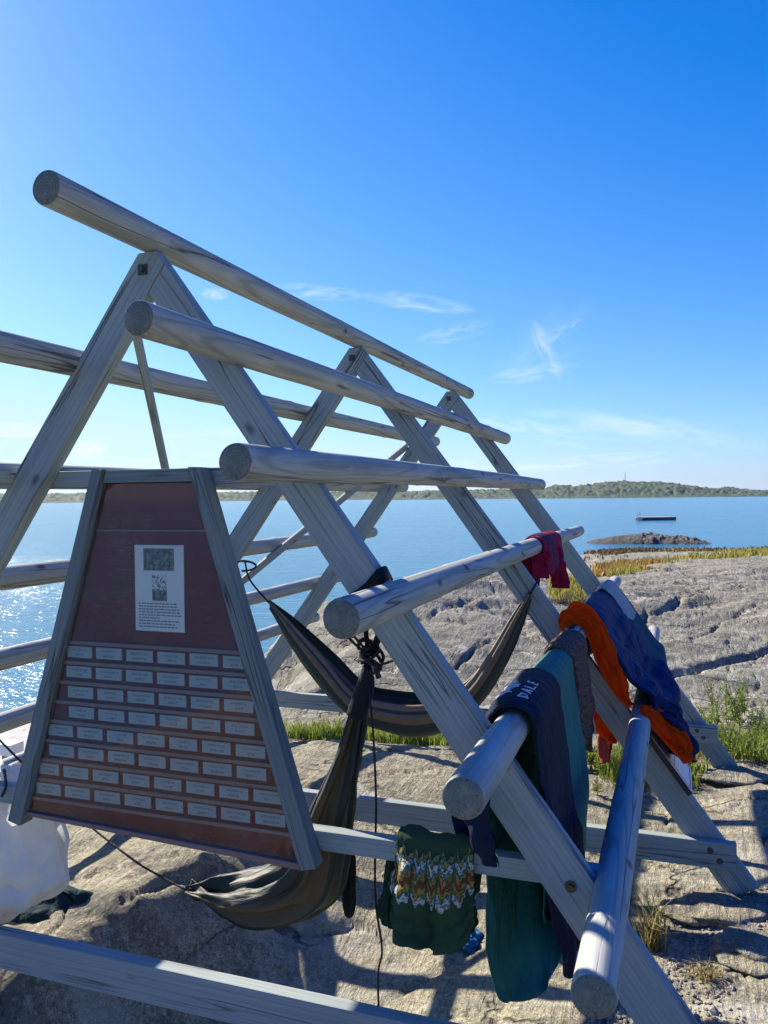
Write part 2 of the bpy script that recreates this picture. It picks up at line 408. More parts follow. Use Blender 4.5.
# =================================================================== GROUND
SEA_Z = -4.5
ctrl = []
def gp(px, py, D, off=0): x, y, z = at_D(px, py, D); ctrl.append((x, y, z+off))
for p in [(-7, -1, -2.9), (-3, -1, -2.7), (0, -1, -2.6), (4, -1, -2.4), (9, 0, -2.3), (-6, 1.5, -2.8), (-3, 1.5, -2.65), (-1, 1.5, -2.6), (1, 1.5, -2.5), (4, 2, -2.3),
          (-4.8, 3.0, -2.6), (-3.9, 3.4, -2.50), (-3.15, 3.4, -2.36), (-2.75, 3.5, -2.66), (-2.3, 3.4, -2.72), (-1.5, 3.4, -2.58), (-.8, 3.5, -2.5), (.1, 3.2, -2.48), (1.2, 3.6, -2.42),
          (-4.5, 4.4, -2.52), (-3.8, 4.5, -2.42), (-3.10, 4.5, -2.32), (-2.72, 4.5, -2.62), (-2.2, 4.6, -2.66), (-1.4, 4.6, -2.52), (-.6, 4.8, -2.55), (-.1, 4.8, -2.56), (.5, 5.43, -2.46), (1.3, 5, -2.35), (2.5, 5, -2.2),
          (-5, 5.5, -2.6), (-4.0, 5.5, -2.42), (-3.05, 5.5, -2.34), (-2.6, 5.5, -2.5), (-1.8, 5.6, -2.5), (-.4, 6.0, -2.6), (.6, 6.6, -2.42), (1.3, 6.8, -2.3),
          (-5.2, 6.8, -2.7), (-3.8, 6.8, -2.46), (-2, 6.8, -2.46), (-.9, 6.6, -2.5), (-.1, 7.2, -2.62), (.5, 8.05, -2.50), (-4.6, 8.0, -2.7), (-3.4, 7.6, -2.48), (-2, 7.7, -2.47), (-.9, 7.8, -2.55),
          (-3.6, 8.5, -2.75), (-2.4, 8.7, -2.74), (-1, 8.7, -2.72), (.2, 8.9, -2.66), (1.2, 8.9, -2.5),
          (-6.6, 6, -3.1), (-6.6, 9, -3.5), (-8, 6, -4.6), (-8.5, 9, -5.4), (-7, 12, -5.2), (-9, 3, -4.9), (-10, 0, -5), (-14, 10, -7), (-14, 0, -7), (-9, 16, -6), (-16, 30, -8)]: ctrl.append(p)
for p in [(262, 640, 14), (290, 690, 11), (300, 718, 9.9), (400, 718, 9.9), (300, 612, 15.5), (350, 598, 16), (410, 580, 17), (470, 572, 18), (350, 650, 12), (420, 680, 10.8), (450, 630, 13), (520, 680, 11), (520, 620, 14),
          (530, 575, 19), (580, 583, 19.5), (640, 577, 20), (700, 571, 20), (768, 567, 20), (900, 560, 21), (1100, 570, 17), (600, 630, 13.5), (700, 630, 13.8), (768, 620, 14), (700, 680, 11), (768, 690, 10.6), (640, 670, 11.3), (900, 650, 12), (1100, 720, 9),
          (600, 566, 30), (680, 562, 33), (768, 558, 35), (950, 552, 34), (1200, 556, 28), (600, 556, 52), (680, 553, 55), (768, 551, 55), (1000, 548, 55),
          (590, 551.5, 64), (680, 550.5, 64), (768, 550, 64), (1000, 546, 64)]: gp(*p)
for p in [(540, 556, 50), (500, 566, 30), (420, 575, 26), (340, 590, 22), (240, 640, 17)]: gp(*p, off=-1.2)
for p in [(560, 548, 75), (680, 547, 78), (768, 545, 78), (1000, 540, 80), (450, 550, 60), (300, 560, 45), (150, 600, 30)]: gp(*p, off=-2.5)
ctrl = [p for p in ctrl if not (-4.3 < p[0] < -1.3 and 3.2 < p[1] < 5.2)]
for (px_, py_) in ((20, 958), (79, 928), (140, 888), (205, 846)):
    x_, y_, _z = at_Z(px_, py_, -2.28); f_ = 1.0 if px_ < 200 else .8
    ctrl += [(x_-1.0, y_, -2.50), (x_-.45, y_, -2.37), (x_, y_, -2.28), (x_+.22, y_, -2.28-.36*f_), (x_+.5, y_, -2.28-.70*f_), (x_+1.0, y_, -2.28-.78*f_), (x_+1.5, y_, -2.28-.60*f_)]
C = np.array(ctrl)
def _k(d): return d
A_ = _k(np.linalg.norm(C[:, None, :2]-C[None, :, :2], axis=2)); n_ = len(C)
M_ = np.zeros((n_+3, n_+3)); M_[:n_, :n_] = A_; M_[:n_, n_] = 1; M_[:n_, n_+1:] = C[:, :2]; M_[n_, :n_] = 1; M_[n_+1:, :n_] = C[:, :2].T
for i in range(n_): M_[i, i] -= .12
Wt = np.linalg.solve(M_, np.r_[C[:, 2], 0, 0, 0])
def base_h(x, y):
    sh = x.shape; x = x.ravel(); y = y.ravel(); out = np.empty(len(x))
    for s in range(0, len(x), 20000):
        xx = x[s:s+20000]; yy = y[s:s+20000]
        d = np.sqrt((xx[:, None]-C[None, :, 0])**2+(yy[:, None]-C[None, :, 1])**2)
        out[s:s+20000] = d @ Wt[:n_] + Wt[n_] + Wt[n_+1]*xx + Wt[n_+2]*yy
    return out.reshape(sh)
def detail(x, y):
    d = np.sqrt(x*x+y*y)
    a = math.radians(40); xr = x*math.cos(a)+y*math.sin(a); yr = -x*math.sin(a)+y*math.cos(a)
    st = fbm(xr*.55, yr*2.2, 3, 5, .55)                     # foliation of the gneiss
    big = fbm(x*.45, y*.45, 11, 3)
    ridge = np.abs(fbm(xr*.35+5, yr*1.1, 21, 4))             # joints and cracks
    crack = -np.exp(-(ridge/.018)**2)
    ridge2 = np.abs(fbm(x*.9+3, y*.6-7, 31, 3)); crack2 = -np.exp(-(ridge2/.012)**2)
    fine = fbm(x*5, y*5, 41, 4, .6)
    amp = np.clip((d-2)/10, .35, 1.6)
    far = np.clip((d-8)/6, 0, 1)
    h = st*(.05+.02*far)*amp + big*.06*amp*far + crack*.06*(.4+.25*far) + crack2*.05*(.6+.4*far) + fine*(.011+.004*far)
    step = np.floor((yr*.8+big*1.2+st*.3)*1.3)/1.3             # low ledges on the far dome
    return h + far*(((yr*.8+big*1.2+st*.3)-step)-.4)*.035
def hit(px, py):
    lo, hi = 3.0, 40.0; D = np.linspace(lo, hi, 900); P = np.array([at_D(px, py, d) for d in D]); k = np.argmax(base_h(P[:, 0], P[:, 1]) > P[:, 2]); return P[k, :2]
CRACKS = [([(672, 676), (700, 668), (728, 660), (748, 654), (772, 647), (800, 640)], .07, .18), ([(590, 640), (628, 626), (655, 611), (675, 600), (705, 590)], .05, .12), ([(455, 668), (478, 648), (505, 638), (528, 622)], .035, .07), ([(288, 662), (318, 656), (345, 643), (375, 640)], .05, .10),
          ([(690, 640), (725, 618), (768, 604)], .04, .08), ([(310, 700), (352, 680), (395, 668)], .04, .08), ([(560, 690), (600, 668), (640, 655)], .04, .08), ([(640, 710), (662, 688), (668, 676)], .06, .12), ([(395, 632), (430, 612), (475, 600)], .04, .08),
          ([(120, 905), (170, 880), (215, 862)], .025, .05), ([(70, 880), (130, 868), (180, 850)], .02, .04), ([(300, 930), (350, 922), (400, 940)], .025, .05), ([(300, 790), (380, 775), (450, 768)], .02, .03)]
CSEG = []
for pts_, w_, d_ in CRACKS:
    Q = [hit(*p) for p in pts_]
    for p, q in zip(Q[:-1], Q[1:]): CSEG.append((p, q, w_, d_))
def cracks(x, y):
    wx = x+.12*fbm(x*2.5, y*2.5, 51, 3); wy = y+.12*fbm(x*2.5, y*2.5, 61, 3); out = np.zeros_like(x)
    for p, q, w_, d_ in CSEG:
        dx, dy = q-p; t = np.clip(((wx-p[0])*dx+(wy-p[1])*dy)/(dx*dx+dy*dy), 0, 1); dd = np.hypot(wx-p[0]-t*dx, wy-p[1]-t*dy)
        out = np.minimum(out, -d_*np.exp(-(dd/w_)**2))
    return out
def ground_h(x, y):
    x = np.asarray(x, float); y = np.asarray(y, float)
    h = base_h(x, y)+detail(x, y)+cracks(x, y)
    d = np.sqrt(x*x+y*y)
    return np.where(d > 82, np.minimum(h, -5.2), h)
def gz(x, y): return float(ground_h(np.array([x]), np.array([y]))[0])

yaw_c = math.radians(90)-YAW     # bearing of the view, measured from +X
aF = np.linspace(-math.radians(38), math.radians(34), 640); aB = np.linspace(math.radians(34), math.radians(322), 130)[1:-1]
ang = np.r_[aF, aB]+yaw_c
rad = np.r_[np.geomspace(.3, 2.3, 14, endpoint=False), np.geomspace(2.3, 24, 330, endpoint=False), np.geomspace(24, 110, 90)]
Rg, Ag = np.meshgrid(rad, ang, indexing='ij'); GX = Rg*np.cos(Ag); GY = Rg*np.sin(Ag); GZ = ground_h(GX, GY)
GV = np.stack([GX.ravel()*S, GY.ravel()*S, GZ.ravel()*S+CAMZ], 1)
na = len(ang); nr = len(rad); ctr = len(GV); GV = np.vstack([GV, [0, 0, GZ[0].mean()*S+CAMZ]])
ii, jj = np.meshgrid(np.arange(nr-1), np.arange(na), indexing='ij'); j2 = (jj+1) % na
GF = np.stack([ii*na+jj, (ii+1)*na+jj, (ii+1)*na+j2, ii*na+j2], -1).reshape(-1, 4).tolist()+[(ctr, j, (j+1) % na) for j in range(na)]

def mat_rock():
    m = N('coastal_gneiss'); co = m.coord(); 
    rot = m.mapping(co, (2.6, .42, 1.6), (0, 0, math.radians(28)))
    st = m.noise(rot, 2.2, 7, .62, .4); st2 = m.noise(rot, 9.0, 6, .65, .3)
    n1 = m.noise(co, .9, 5, .6); n2 = m.noise(co, 5.5, 6, .65); n3 = m.noise(co, 40, 4, .7); n4 = m.noise(co, 120, 3, .75)
    c = m.ramp(st, [(.30, (.125, .120, .088)), (.45, (.205, .198, .148)), (.60, (.285, .275, .21)), (.74, (.175, .168, .128))])
    gp_n = m.n('ShaderNodeSeparateXYZ', ins={0: co})
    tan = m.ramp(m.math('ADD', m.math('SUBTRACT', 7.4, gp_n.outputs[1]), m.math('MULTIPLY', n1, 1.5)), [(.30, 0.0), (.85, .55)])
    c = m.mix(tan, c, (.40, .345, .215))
    c = m.mix(m.ramp(n1, [(.5, 0.0), (.68, .55)]), c, (.46, .39, .26))
    c = m.mix(m.ramp(n2, [(.40, .65), (.52, 0.0)]), c, (.13, .125, .10))
    c = m.mix(m.ramp(n3, [(.38, .75), (.47, 0.0)]), c, (.09, .085, .07))
    c = m.mix(m.ramp(n3, [(.56, 0.0), (.63, .75)]), c, (.50, .485, .41))          # pale lichen
    c = m.mix(m.ramp(n4, [(.38, .75), (.50, 0.0)]), c, (.10, .09, .07))
    c = m.mix(m.ramp(n4, [(.57, 0.0), (.67, .6)]), c, (.52, .50, .42))
    c = m.mix(m.ramp(st2, [(.34, .65), (.46, 0.0)]), c, (.14, .125, .095))
    c = m.mix(m.ramp(m.noise(co, 1.7, 4, .6), [(.60, 0.0), (.68, .5)]), c, (.20, .19, .085))  # moss stains
    sk = m.noise(m.mapping(co, (.16, 2.4, 1.2), (0, 0, math.radians(-52))), 1.4, 6, .62, .3)      # long bands of the foliation
    c = m.mix(m.ramp(sk, [(.36, .62), (.50, 0.0)]), c, (.10, .095, .08))
    c = m.mix(m.ramp(sk, [(.56, 0.0), (.66, .45)]), c, (.43, .41, .36))
    c = m.mix(m.ramp(m.noise(co, 3.3, 5, .7, .5), [(.60, 0.0), (.64, .55)]), c, (.46, .45, .40))
    vo = m.n('ShaderNodeTexVoronoi', feature='DISTANCE_TO_EDGE', ins={'Vector': m.n('ShaderNodeVectorMath', operation='ADD', ins={0: m.mapping(co, (.8, 1.7, 1), (0, 0, .5)), 1: m.n('ShaderNodeVectorMath', operation='SCALE', ins={0: m.noise(co, 2.0, 4, .6, 0, 1), 'Scale': .9}).outputs[0]}).outputs[0], 'Scale': .75})
    ck = m.ramp(vo.outputs['Distance'], [(.0, 1.0), (.022, 0.0)])
    ck = m.math('MULTIPLY', ck, m.ramp(m.noise(co, .8, 2), [(.42, 0.0), (.56, 1.0)]))
    c = m.mix(m.math('MULTIPLY', ck, .85), c, (.05, .045, .04))
    z = m.n('ShaderNodeSeparateXYZ', ins={0: m.n('ShaderNodeNewGeometry').outputs['Position']}).outputs[2]
    zz = m.math('ADD', z, m.math('MULTIPLY', m.math('SUBTRACT', n2, .5), .5))
    wet = m.ramp(m.math('MULTIPLY_ADD', zz, .5, .5+.86), [(.30, 1.0), (.42, 0.0)])   # tidal band just above the water
    c = m.mix(m.math('MULTIPLY', wet, .8), c, (.05, .04, .025))
    h = m.math('ADD', m.math('ADD', m.math('MULTIPLY', st2, 1.1), m.math('MULTIPLY', n2, .8)), m.math('SUBTRACT', m.math('MULTIPLY', n3, .35), m.math('MULTIPLY', ck, .9)))
    nb = m.bump(n4, .6, .008, m.bump(h, .9, .035))
    return m.set(Base_Color=c, Roughness=.88, Normal=nb, Specular_IOR_Level=.25)
ROCK = mat_rock()
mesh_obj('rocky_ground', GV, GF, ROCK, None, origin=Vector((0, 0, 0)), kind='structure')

# sea ---------------------------------------------------------------
def mat_sea():
    m = N('sea_water'); co = m.coord()
    a = m.mapping(co, (.55, 1.5, 1), (0, 0, math.radians(20)))
    w1 = m.noise(a, .55, 4, .55, .5); w2 = m.noise(a, 2.3, 4, .6, .6); w3 = m.noise(a, 9.0, 3, .6, .4); w0 = m.noise(m.mapping(co, (.02, .09, 1), (0, 0, .25)), 1.0, 3, .5)
    h = m.math('ADD', m.math('MULTIPLY', w1, .8), m.math('ADD', m.math('MULTIPLY', w2, .48), m.math('MULTIPLY', w3, .13)))
    st = m.ramp(w0, [(.3, .5), (.7, 1.0)])
    nb = m.n('ShaderNodeBump', ins={'Height': h, 'Strength': st, 'Distance': .22}).outputs[0]
    c = m.mix(w0, (.03, .125, .21), (.045, .175, .28))
    # broken white water against the rocks by the jetty
    return m.set(Base_Color=c, Roughness=.16, IOR=1.333, Normal=nb, Specular_IOR_Level=.5)
SEA = mat_sea()
rs_ = np.r_[0, np.geomspace(2, 30000, 60)]; th_ = np.linspace(0, 2*math.pi, 96, endpoint=False)
sv = [(0, 0, SEA_Z*S+CAMZ)]+[(r*math.cos(t), r*math.sin(t), SEA_Z*S+CAMZ) for r in rs_[1:] for t in th_]
sf = [(0, 1+j, 1+(j+1) % 96) for j in range(96)]+[(1+i*96+j, 1+(i+1)*96+j, 1+(i+1)*96+(j+1) % 96, 1+i*96+(j+1) % 96) for i in range(59) for j in range(96)]
mesh_obj('sea', sv, sf, SEA, None, origin=Vector((0, 0, SEA_Z*S+CAMZ)), kind='structure')

# hills over the water ----------------------------------------------------
def mat_hill():
    m = N('far_woodland'); co = m.coord()
    n1 = m.noise(co, .012, 6, .65); n2 = m.noise(co, .06, 5, .7)
    c = m.mix(m.ramp(n2, [(.38, 0.0), (.62, 1.0)]), (.016, .040, .022), (.050, .088, .036))
    c = m.mix(m.ramp(n1, [(.58, 0.0), (.70, .6)]), c, (.17, .16, .14))
    return m.set(Base_Color=c, Roughness=.9, Normal=m.bump(n2, 1.0, 9.0))
HILL = mat_hill()
def hills(name, prof, D, depth, seed, tree=2.6):
    px = np.array([p[0] for p in prof], float); top = np.array([p[1] for p in prof], float)
    nx = 420; nd = 40; xs = np.linspace(px[0], px[-1], nx)
    tp = np.interp(xs, px, top); verts = []
    for j in range(nd):
        t = j/(nd-1); D2 = D*(1+depth*t)
        for i in range(nx):
            d = ray(xs[i], 500); d = Vector((d.x, d.y, 0)).normalized()*D2
            hpx = 500 - tp[i]; hz = (np.interp(xs[i], [0, 768], [501.4, 493.8])-tp[i])/F_PX*D
            q = math.sin(math.pi*min(t/.62, 1)*.5) if t < .62 else math.cos((t-.62)/.38*math.pi*.5)
            z = SEA_Z - 1.0 + (hz-SEA_Z+1.0)*q
            verts.append([d.x, d.y, z])
    v = np.array(verts); u1 = v[:, 0]*.02; u2 = v[:, 1]*.02
    amp = np.clip((v[:, 2]-SEA_Z)/6, 0, 1)
    v[:, 2] += amp*(fbm(u1, u2, seed, 4)*D*.0026 + fbm(v[:, 0]*.16, v[:, 1]*.16, seed+3, 2)*tree*2.0)
    v = v*S; v[:, 2] += CAMZ
    f = [(j*nx+i, j*nx+i+1, (j+1)*nx+i+1, (j+1)*nx+i) for j in range(nd-1) for i in range(nx-1)]
    return mesh_obj(name, v, f, HILL, None, kind='structure')
hills('wooded_hills', [(380, 495), (430, 490), (480, 489.5), (520, 489), (545, 488.5), (552, 485.5), (562, 484.5), (578, 485.5), (590, 483.5), (604, 481), (622, 480), (642, 480.3), (662, 481.2), (684, 484), (700, 487), (715, 488.5), (722, 488), (745, 489.5), (768, 490), (830, 490), (900, 492), (960, 494)], 1500, .35, 5)
hills('far_shore', [(-330, 501), (-200, 496), (-60, 493.5), (40, 493), (150, 493.5), (260, 491.5), (330, 491), (390, 490.5), (450, 491.5), (520, 495)], 1900, .25, 9)
hills('distant_coast', [(640, 493), (720, 491.5), (790, 491), (860, 491.5), (960, 492), (1100, 492)], 3300, .2, 15)

def box_geo(cx, cz, w, h, y0, y1):
    v = [V(cx+sx*w/2, y, cz+sz*h/2) for y in (y0, y1) for sx, sz in ((-1, -1), (1, -1), (1, 1), (-1, 1))]
    return [tuple(p) for p in v], [(0, 1, 2, 3), (7, 6, 5, 4), (0, 4, 5, 1), (1, 5, 6, 2), (2, 6, 7, 3), (3, 7, 4, 0)]
exec_parts = True
# =================================================================== DRYING RACK
XC = -2.157
FR = [3.0, 5.43, 8.05]; TH = .074
rack = empty('drying_rack', V(XC, 5.43, -2.45), 'large weathered grey timber drying rack of three A-frames carrying long round poles on the rock', 'drying rack')
def leg_polys(zb):
    o, i_ = .833, .66; s = .733; zt = 1.075; zx = (o+i_)/(2*s)
    cut = .06
    L = [(XC-o+s*zb+.0, zb+.03), (XC-i_+s*zb, zb-.055), (XC+o-s*zx, zx), (XC+o-s*zt, zt), (XC-o+s*zt, zt)]
    xin = i_/s
    g = .0025
    R = [(XC+o-s*zb, zb+.03), (XC+o-s*zx+g, zx-g*1.4), (XC+g, xin-g), (XC+i_-s*zb, zb-.055)]
    return L, R
for k, Y in enumerate(FR):
    zb = (-2.49, -2.45, -2.52)[k]
    L, R = leg_polys(zb)
    prism('leg', L, Y, Y+TH, (.59, .807), WOOD_S, rack); prism('leg', R, Y+.001, Y+TH-.001, (.59, -.807), WOOD_S, rack)
    # bolt through the apex joint
    g = [box_geo(XC-.02, 1.0, .044, .044, Y-.008, Y+.002), tube_geo([V(XC-.02, Y-.006, 1.0), V(XC-.02, Y-.022, 1.0)], .012, 6)]
    v, f = merge(g); mesh_obj('bolt', v, f, IRON, rack, smooth=False)
# cross beams
def beam(x0, x1, y, zt, h, d): return bar('cross_beam', (x0, y, zt-h/2), (x1, y, zt-h/2), d, h, WOOD_S, rack)
beam(-3.93, -.262, 3.0+TH+.035, -1.385, .082, .066)
beam(-2.86, -1.45, 3.0+TH+.035, .137, .082, .066)
beam(-4.55, .30, 3.0-.036, -2.015, .165, .068)
beam(-4.55, .34, 5.43-.036, -2.14, .165, .068)
beam(-4.60, .35, 8.05-.036, -2.12, .165, .068)
def bolt(x, z, y, r=.020):
    v, f = merge([tube_geo([V(x, y+.004, z), V(x, y-.003, z)], r*S*1.1, 18), tube_geo([V(x, y-.002, z), V(x, y-.013, z)], r*S*.62, 6)]); mesh_obj('bolt', v, f, IRON, rack, smooth=False)
for Y_, zt_ in ((3.0, -2.10), (5.43, -2.222), (8.05, -2.20)):
    for s_ in (-1, 1):
        for o_ in (-.03, .03): bolt(XC+s_*(.745-.733*zt_)+o_*.9, zt_+o_*s_*-1.0, Y_-.071, .017)
for s_ in (1,): bolt(XC+s_*(.745-.733*-1.425), -1.425, 2.999); bolt(XC+s_*(.745-.733*.095), .095, 2.999)
# round poles: (pole axis direction seen from the camera) scaled to rest on the legs
K = .945
for n_l, (A, far, kk, r0, r1) in enumerate([((-2.245, 1.188), 9.25, .961, .066, .060), ((-1.837, .661), 9.31, K, .062, .062), ((-1.446, .129), 9.32, K, .064, .062), ((-1.052, -.403), 9.60, K, .065, .060),
                                  ((-.640, -.957), 9.43, K, .067, .062), ((-.240, -1.513), 9.57, K, .068, .060)]):
    log('pole', (A[0]*kk, 2.5*kk, A[1]*kk), (A[0]*kk, far*kk-.05, A[1]*kk), r0, r1, rack, 100+n_l)
for n_l, (x, z, far, ov) in enumerate([(-2.592, .633, 8.98, 2.2), (-2.975, .118, 8.98, 2.3), (-3.368, -.405, 9.0, 2.25), (-3.752, -.93, 8.98, 2.3), (-4.126, -1.438, 9.0, 2.3), (-4.50, -1.90, 9.0, 2.3)]):
    log('pole', (x, ov, z), (x, far, z), .064, .061, rack, 200+n_l)
bar('brace', at_Y(133, 318, 3.12), tuple(np.array(at_Y(133, 318, 3.12))+1.9*(np.array(at_Y(165, 467, 3.75))-np.array(at_Y(133, 318, 3.12)))), .030, .060, WOOD_S, rack, .002)
bar('brace', (-2.62, 8.02, .53), (-3.66, 5.50, -1.02), .030, .060, WOOD_S, rack, .002)

exec_board = True
# =================================================================== MEMORIAL BOARD
board = empty('name_board', V(-2.155, 3.02, -1.52), 'tapered red-brown board of small metal name plates framed in grey wood on the rack', 'sign board')
def mat_panel():
    m = N('red_brown_panel'); co = m.coord(); n = m.noise(co, 7, 6, .65); n2 = m.noise(m.mapping(co, (30, 30, 4)), 2, 4)
    c = m.mix(n, (.100, .008, .013), (.155, .014, .021))
    c = m.mix(m.ramp(m.noise(co, 3.0, 5, .7), [(.54, 0.0), (.72, .38)]), c, (.15, .085, .055))
    sc = m.ramp(m.math('ABSOLUTE', m.math('SUBTRACT', m.noise(m.mapping(co, (3, 3, 18), (0, .5, 0)), 1.5, 3, .6, 1.0), .5)), [(.0, .55), (.008, 0.0)])
    c = m.mix(m.math('MULTIPLY', sc, m.ramp(m.noise(co, 4, 2), [(.5, 0.0), (.62, 1.0)])), c, (.36, .25, .15))
    return m.set(Base_Color=c, Roughness=.6, Normal=m.bump(n2, .1, .003), Specular_IOR_Level=.2)
PANEL = mat_panel()
STRIP = mat_plain('dull_slat', (.25, .155, .145), .55, .4, .3, 30)
PLATE = mat_plain('brushed_name_plate', (.31, .36, .385), .42, .5, .16, 9)
INK = mat_plain('engraved_ink', (.20, .22, .235), .7)
PAPER = mat_plain('aged_white_paper', (.66, .68, .67), .8, .2, .08, 10)
def bd(poly, y0, y1, name, mat, par=board, axis=(1, 0), bev=.003): return prism(name, poly, y0, y1, axis, mat, par, bev)
def half(z): return .28+(.137-z)*(.795-.28)/(.137+1.51)        # outer half-width of the board at height z
bx = -2.176
zt, zb = .137, -1.51
wst = .062
YB = 2.985
for s in (-1, 1):
    P = [(bx+s*half(zt), zt), (bx+s*(half(zt)-wst), zt+.002), (bx+s*(half(zb)-wst-.01), zb-.012), (bx+s*half(zb), zb+.006)]
    bd(P if s > 0 else P[::-1], YB, YB+.082, 'side_post', WOOD_B, axis=(s*.30, -.95), bev=.004)
hi = lambda z: half(z)-wst-.004
bd([(bx-hi(.137)+.003, .134), (bx+hi(.137)-.003, .134), (bx+hi(.08), .078), (bx-hi(.08), .078)], YB+.012, YB+.075, 'top_rail', WOOD_B)
bd([(bx-hi(-1.455), -1.458), (bx+hi(-1.50), -1.503), (bx+hi(-1.53), -1.530), (bx-hi(-1.48), -1.478)], YB+.022, YB+.075, 'bottom_rail', STRIP)
yp = YB+.050
bd([(bx-hi(.07)-.003, .074), (bx+hi(.07)+.003, .074), (bx+hi(-1.498)+.003, -1.498), (bx-hi(-1.452)-.003, -1.452)], yp, yp+.02, 'back_panel', PANEL, bev=0)
def slat(z, h=.016):
    bar('slat', (bx-hi(z)+.003, yp-.0065, z), (bx+hi(z)-.003, yp-.0065, z), .012, h, STRIP, board, .0015)
slat(-.135, .008)
Z0, PZ = -.650, .0932
for i in range(9): slat(Z0-PZ*i)
rp = random.Random(3)
for i in range(8):
    zc = Z0-PZ*i-.012-.031; hw = hi(zc)-.006
    n = 6 if i < 4 else (7 if i < 6 else 8); pitch = .1645 if i < 4 else .1655; w = .140
    offs = [.03, .02, .04, .05, -.05, -.04, -.05, -.03][i]
    cx0 = bx-(n-1)/2*pitch + offs*.35
    for k in range(n):
        a, b = cx0+k*pitch-w/2, cx0+k*pitch+w/2
        a = max(a, bx-hw); b = min(b, bx+hw)
        if b-a < .05: continue
        zj = zc+rp.uniform(-.0015, .0015)
        v, f = box_geo((a+b)/2, zj, b-a, .051, yp-.0065, yp-.0015); mi = [0]*6
        L = rp.uniform(.45, .66)*w; x = (a+b)/2-L/2; gv, gf = v, f
        for ln, (zz, fr) in enumerate(((zj+.010, 1.0), (zj-.011, rp.uniform(.35, .8)))):
            x = (a+b)/2-L*fr/2; e = (a+b)/2+L*fr/2
            while x < e:
                ww = rp.uniform(.004, .012); v2, f2 = box_geo(x+ww/2, zz+rp.uniform(-.0012, .0012), ww, rp.uniform(.006, .010), yp-.0074, yp-.0067); gv, gf = merge([(gv, gf), (v2, f2)]); mi += [1]*6
                x += ww+rp.uniform(.0025, .005)
        mesh_obj('name_plate', gv, gf, [PLATE, INK], board, midx=mi, smooth=False)
# notice with two photographs and lines of print
gv, gf = box_geo(-2.140, -.389, .253, .380, yp-.004, yp-.001); mi = [0]*6
for ln in range(9):
    z = -.457-ln*.0128; x = -2.248; e = -2.035-rp.uniform(0, .03)-(.08 if ln in (5,) else 0)
    while x < e:
        ww = rp.uniform(.008, .024); v2, f2 = box_geo(x+ww/2, z, ww, .0058, yp-.0050, yp-.0042); gv, gf = merge([(gv, gf), (v2, f2)]); mi += [1]*6; x += ww+.004
notice = mesh_obj('notice', gv, gf, [PAPER, INK], board, midx=mi, smooth=False)
def mat_photo(name, split):
    m = N(name); co = m.coord(); n = m.noise(co, 55, 5, .7); n2 = m.noise(m.mapping(co, (1, 1, .5)), 90, 3, .6)
    c = m.mix(m.ramp(n, [(.4, 0.0), (.6, 1.0)]), (.03, .037, .037), (.20, .22, .215))
    if split:
        z = m.n('ShaderNodeSeparateXYZ', ins={0: co}).outputs[2]
        sk = m.mix(m.ramp(m.math('ABSOLUTE', m.math('SUBTRACT', m.noise(m.mapping(co, (1, 1, 1), (0, .6, 0)), 38, 2, .5, .8), .5)), [(.02, 0.0), (.05, 1.0)]), (.10, .11, .11), (.58, .60, .59))
        c = m.mix(m.ramp(m.math('MULTIPLY_ADD', z, 10.0, .5), [(.40, 0.0), (.46, 1.0)]), c, sk)
    return m.set(Base_Color=c, Roughness=.7)
for (cx, cz, w_, h_, sp) in ((-2.141, -.262, .158, .098, 0), (-2.139, -.388, .076, .112, 1)):
    v, f = box_geo(cx, cz, w_, h_, yp-.0050, yp-.0042); mesh_obj('photograph', v, f, mat_photo('old_photograph_%d' % sp, sp), notice, smooth=False)
# clear cover sheet
def mat_pane():
    m = N('clear_cover_sheet'); t = m.t
    tr = m.n('ShaderNodeBsdfTransparent', ins={'Color': (.94, .96, .95, 1)}); gl = m.n('ShaderNodeBsdfGlossy', ins={'Roughness': .04, 'Color': (1, 1, 1, 1)})
    fa = m.n('ShaderNodeLayerWeight', ins={'Blend': .5}).outputs['Facing']; fr = m.math('MULTIPLY_ADD', m.math('POWER', fa, 4.0), .9, .022); n = m.noise(m.coord(), 5, 5, .65)
    di = m.n('ShaderNodeBsdfDiffuse', ins={'Color': (.5, .5, .48, 1)})
    m1 = m.n('ShaderNodeMixShader', ins={0: fr, 1: tr.outputs[0], 2: gl.outputs[0]})
    m2 = m.n('ShaderNodeMixShader', ins={0: m.math('MULTIPLY', m.ramp(n, [(.4, .12), (.75, 1.0)]), .03), 1: m1.outputs[0], 2: di.outputs[0]})
    t.links.new(m2.outputs[0], m.out.inputs[0]); return m.m
zq0, zq1 = .072, -1.448
P = [V(bx-hi(zq0), YB+.030, zq0), V(bx+hi(zq0), YB+.030, zq0), V(bx+hi(-1.496), YB+.030, -1.496), V(bx-hi(-1.45), YB+.030, -1.450)]
P = [tuple(p) for p in P]+[tuple(p+Vector((0, .003, 0))) for p in P]
mesh_obj('cover_sheet', P, [(0, 1, 2, 3), (7, 6, 5, 4), (0, 4, 5, 1), (1, 5, 6, 2), (2, 6, 7, 3), (3, 7, 4, 0)], mat_pane(), board, smooth=False)

exec_cloth = True
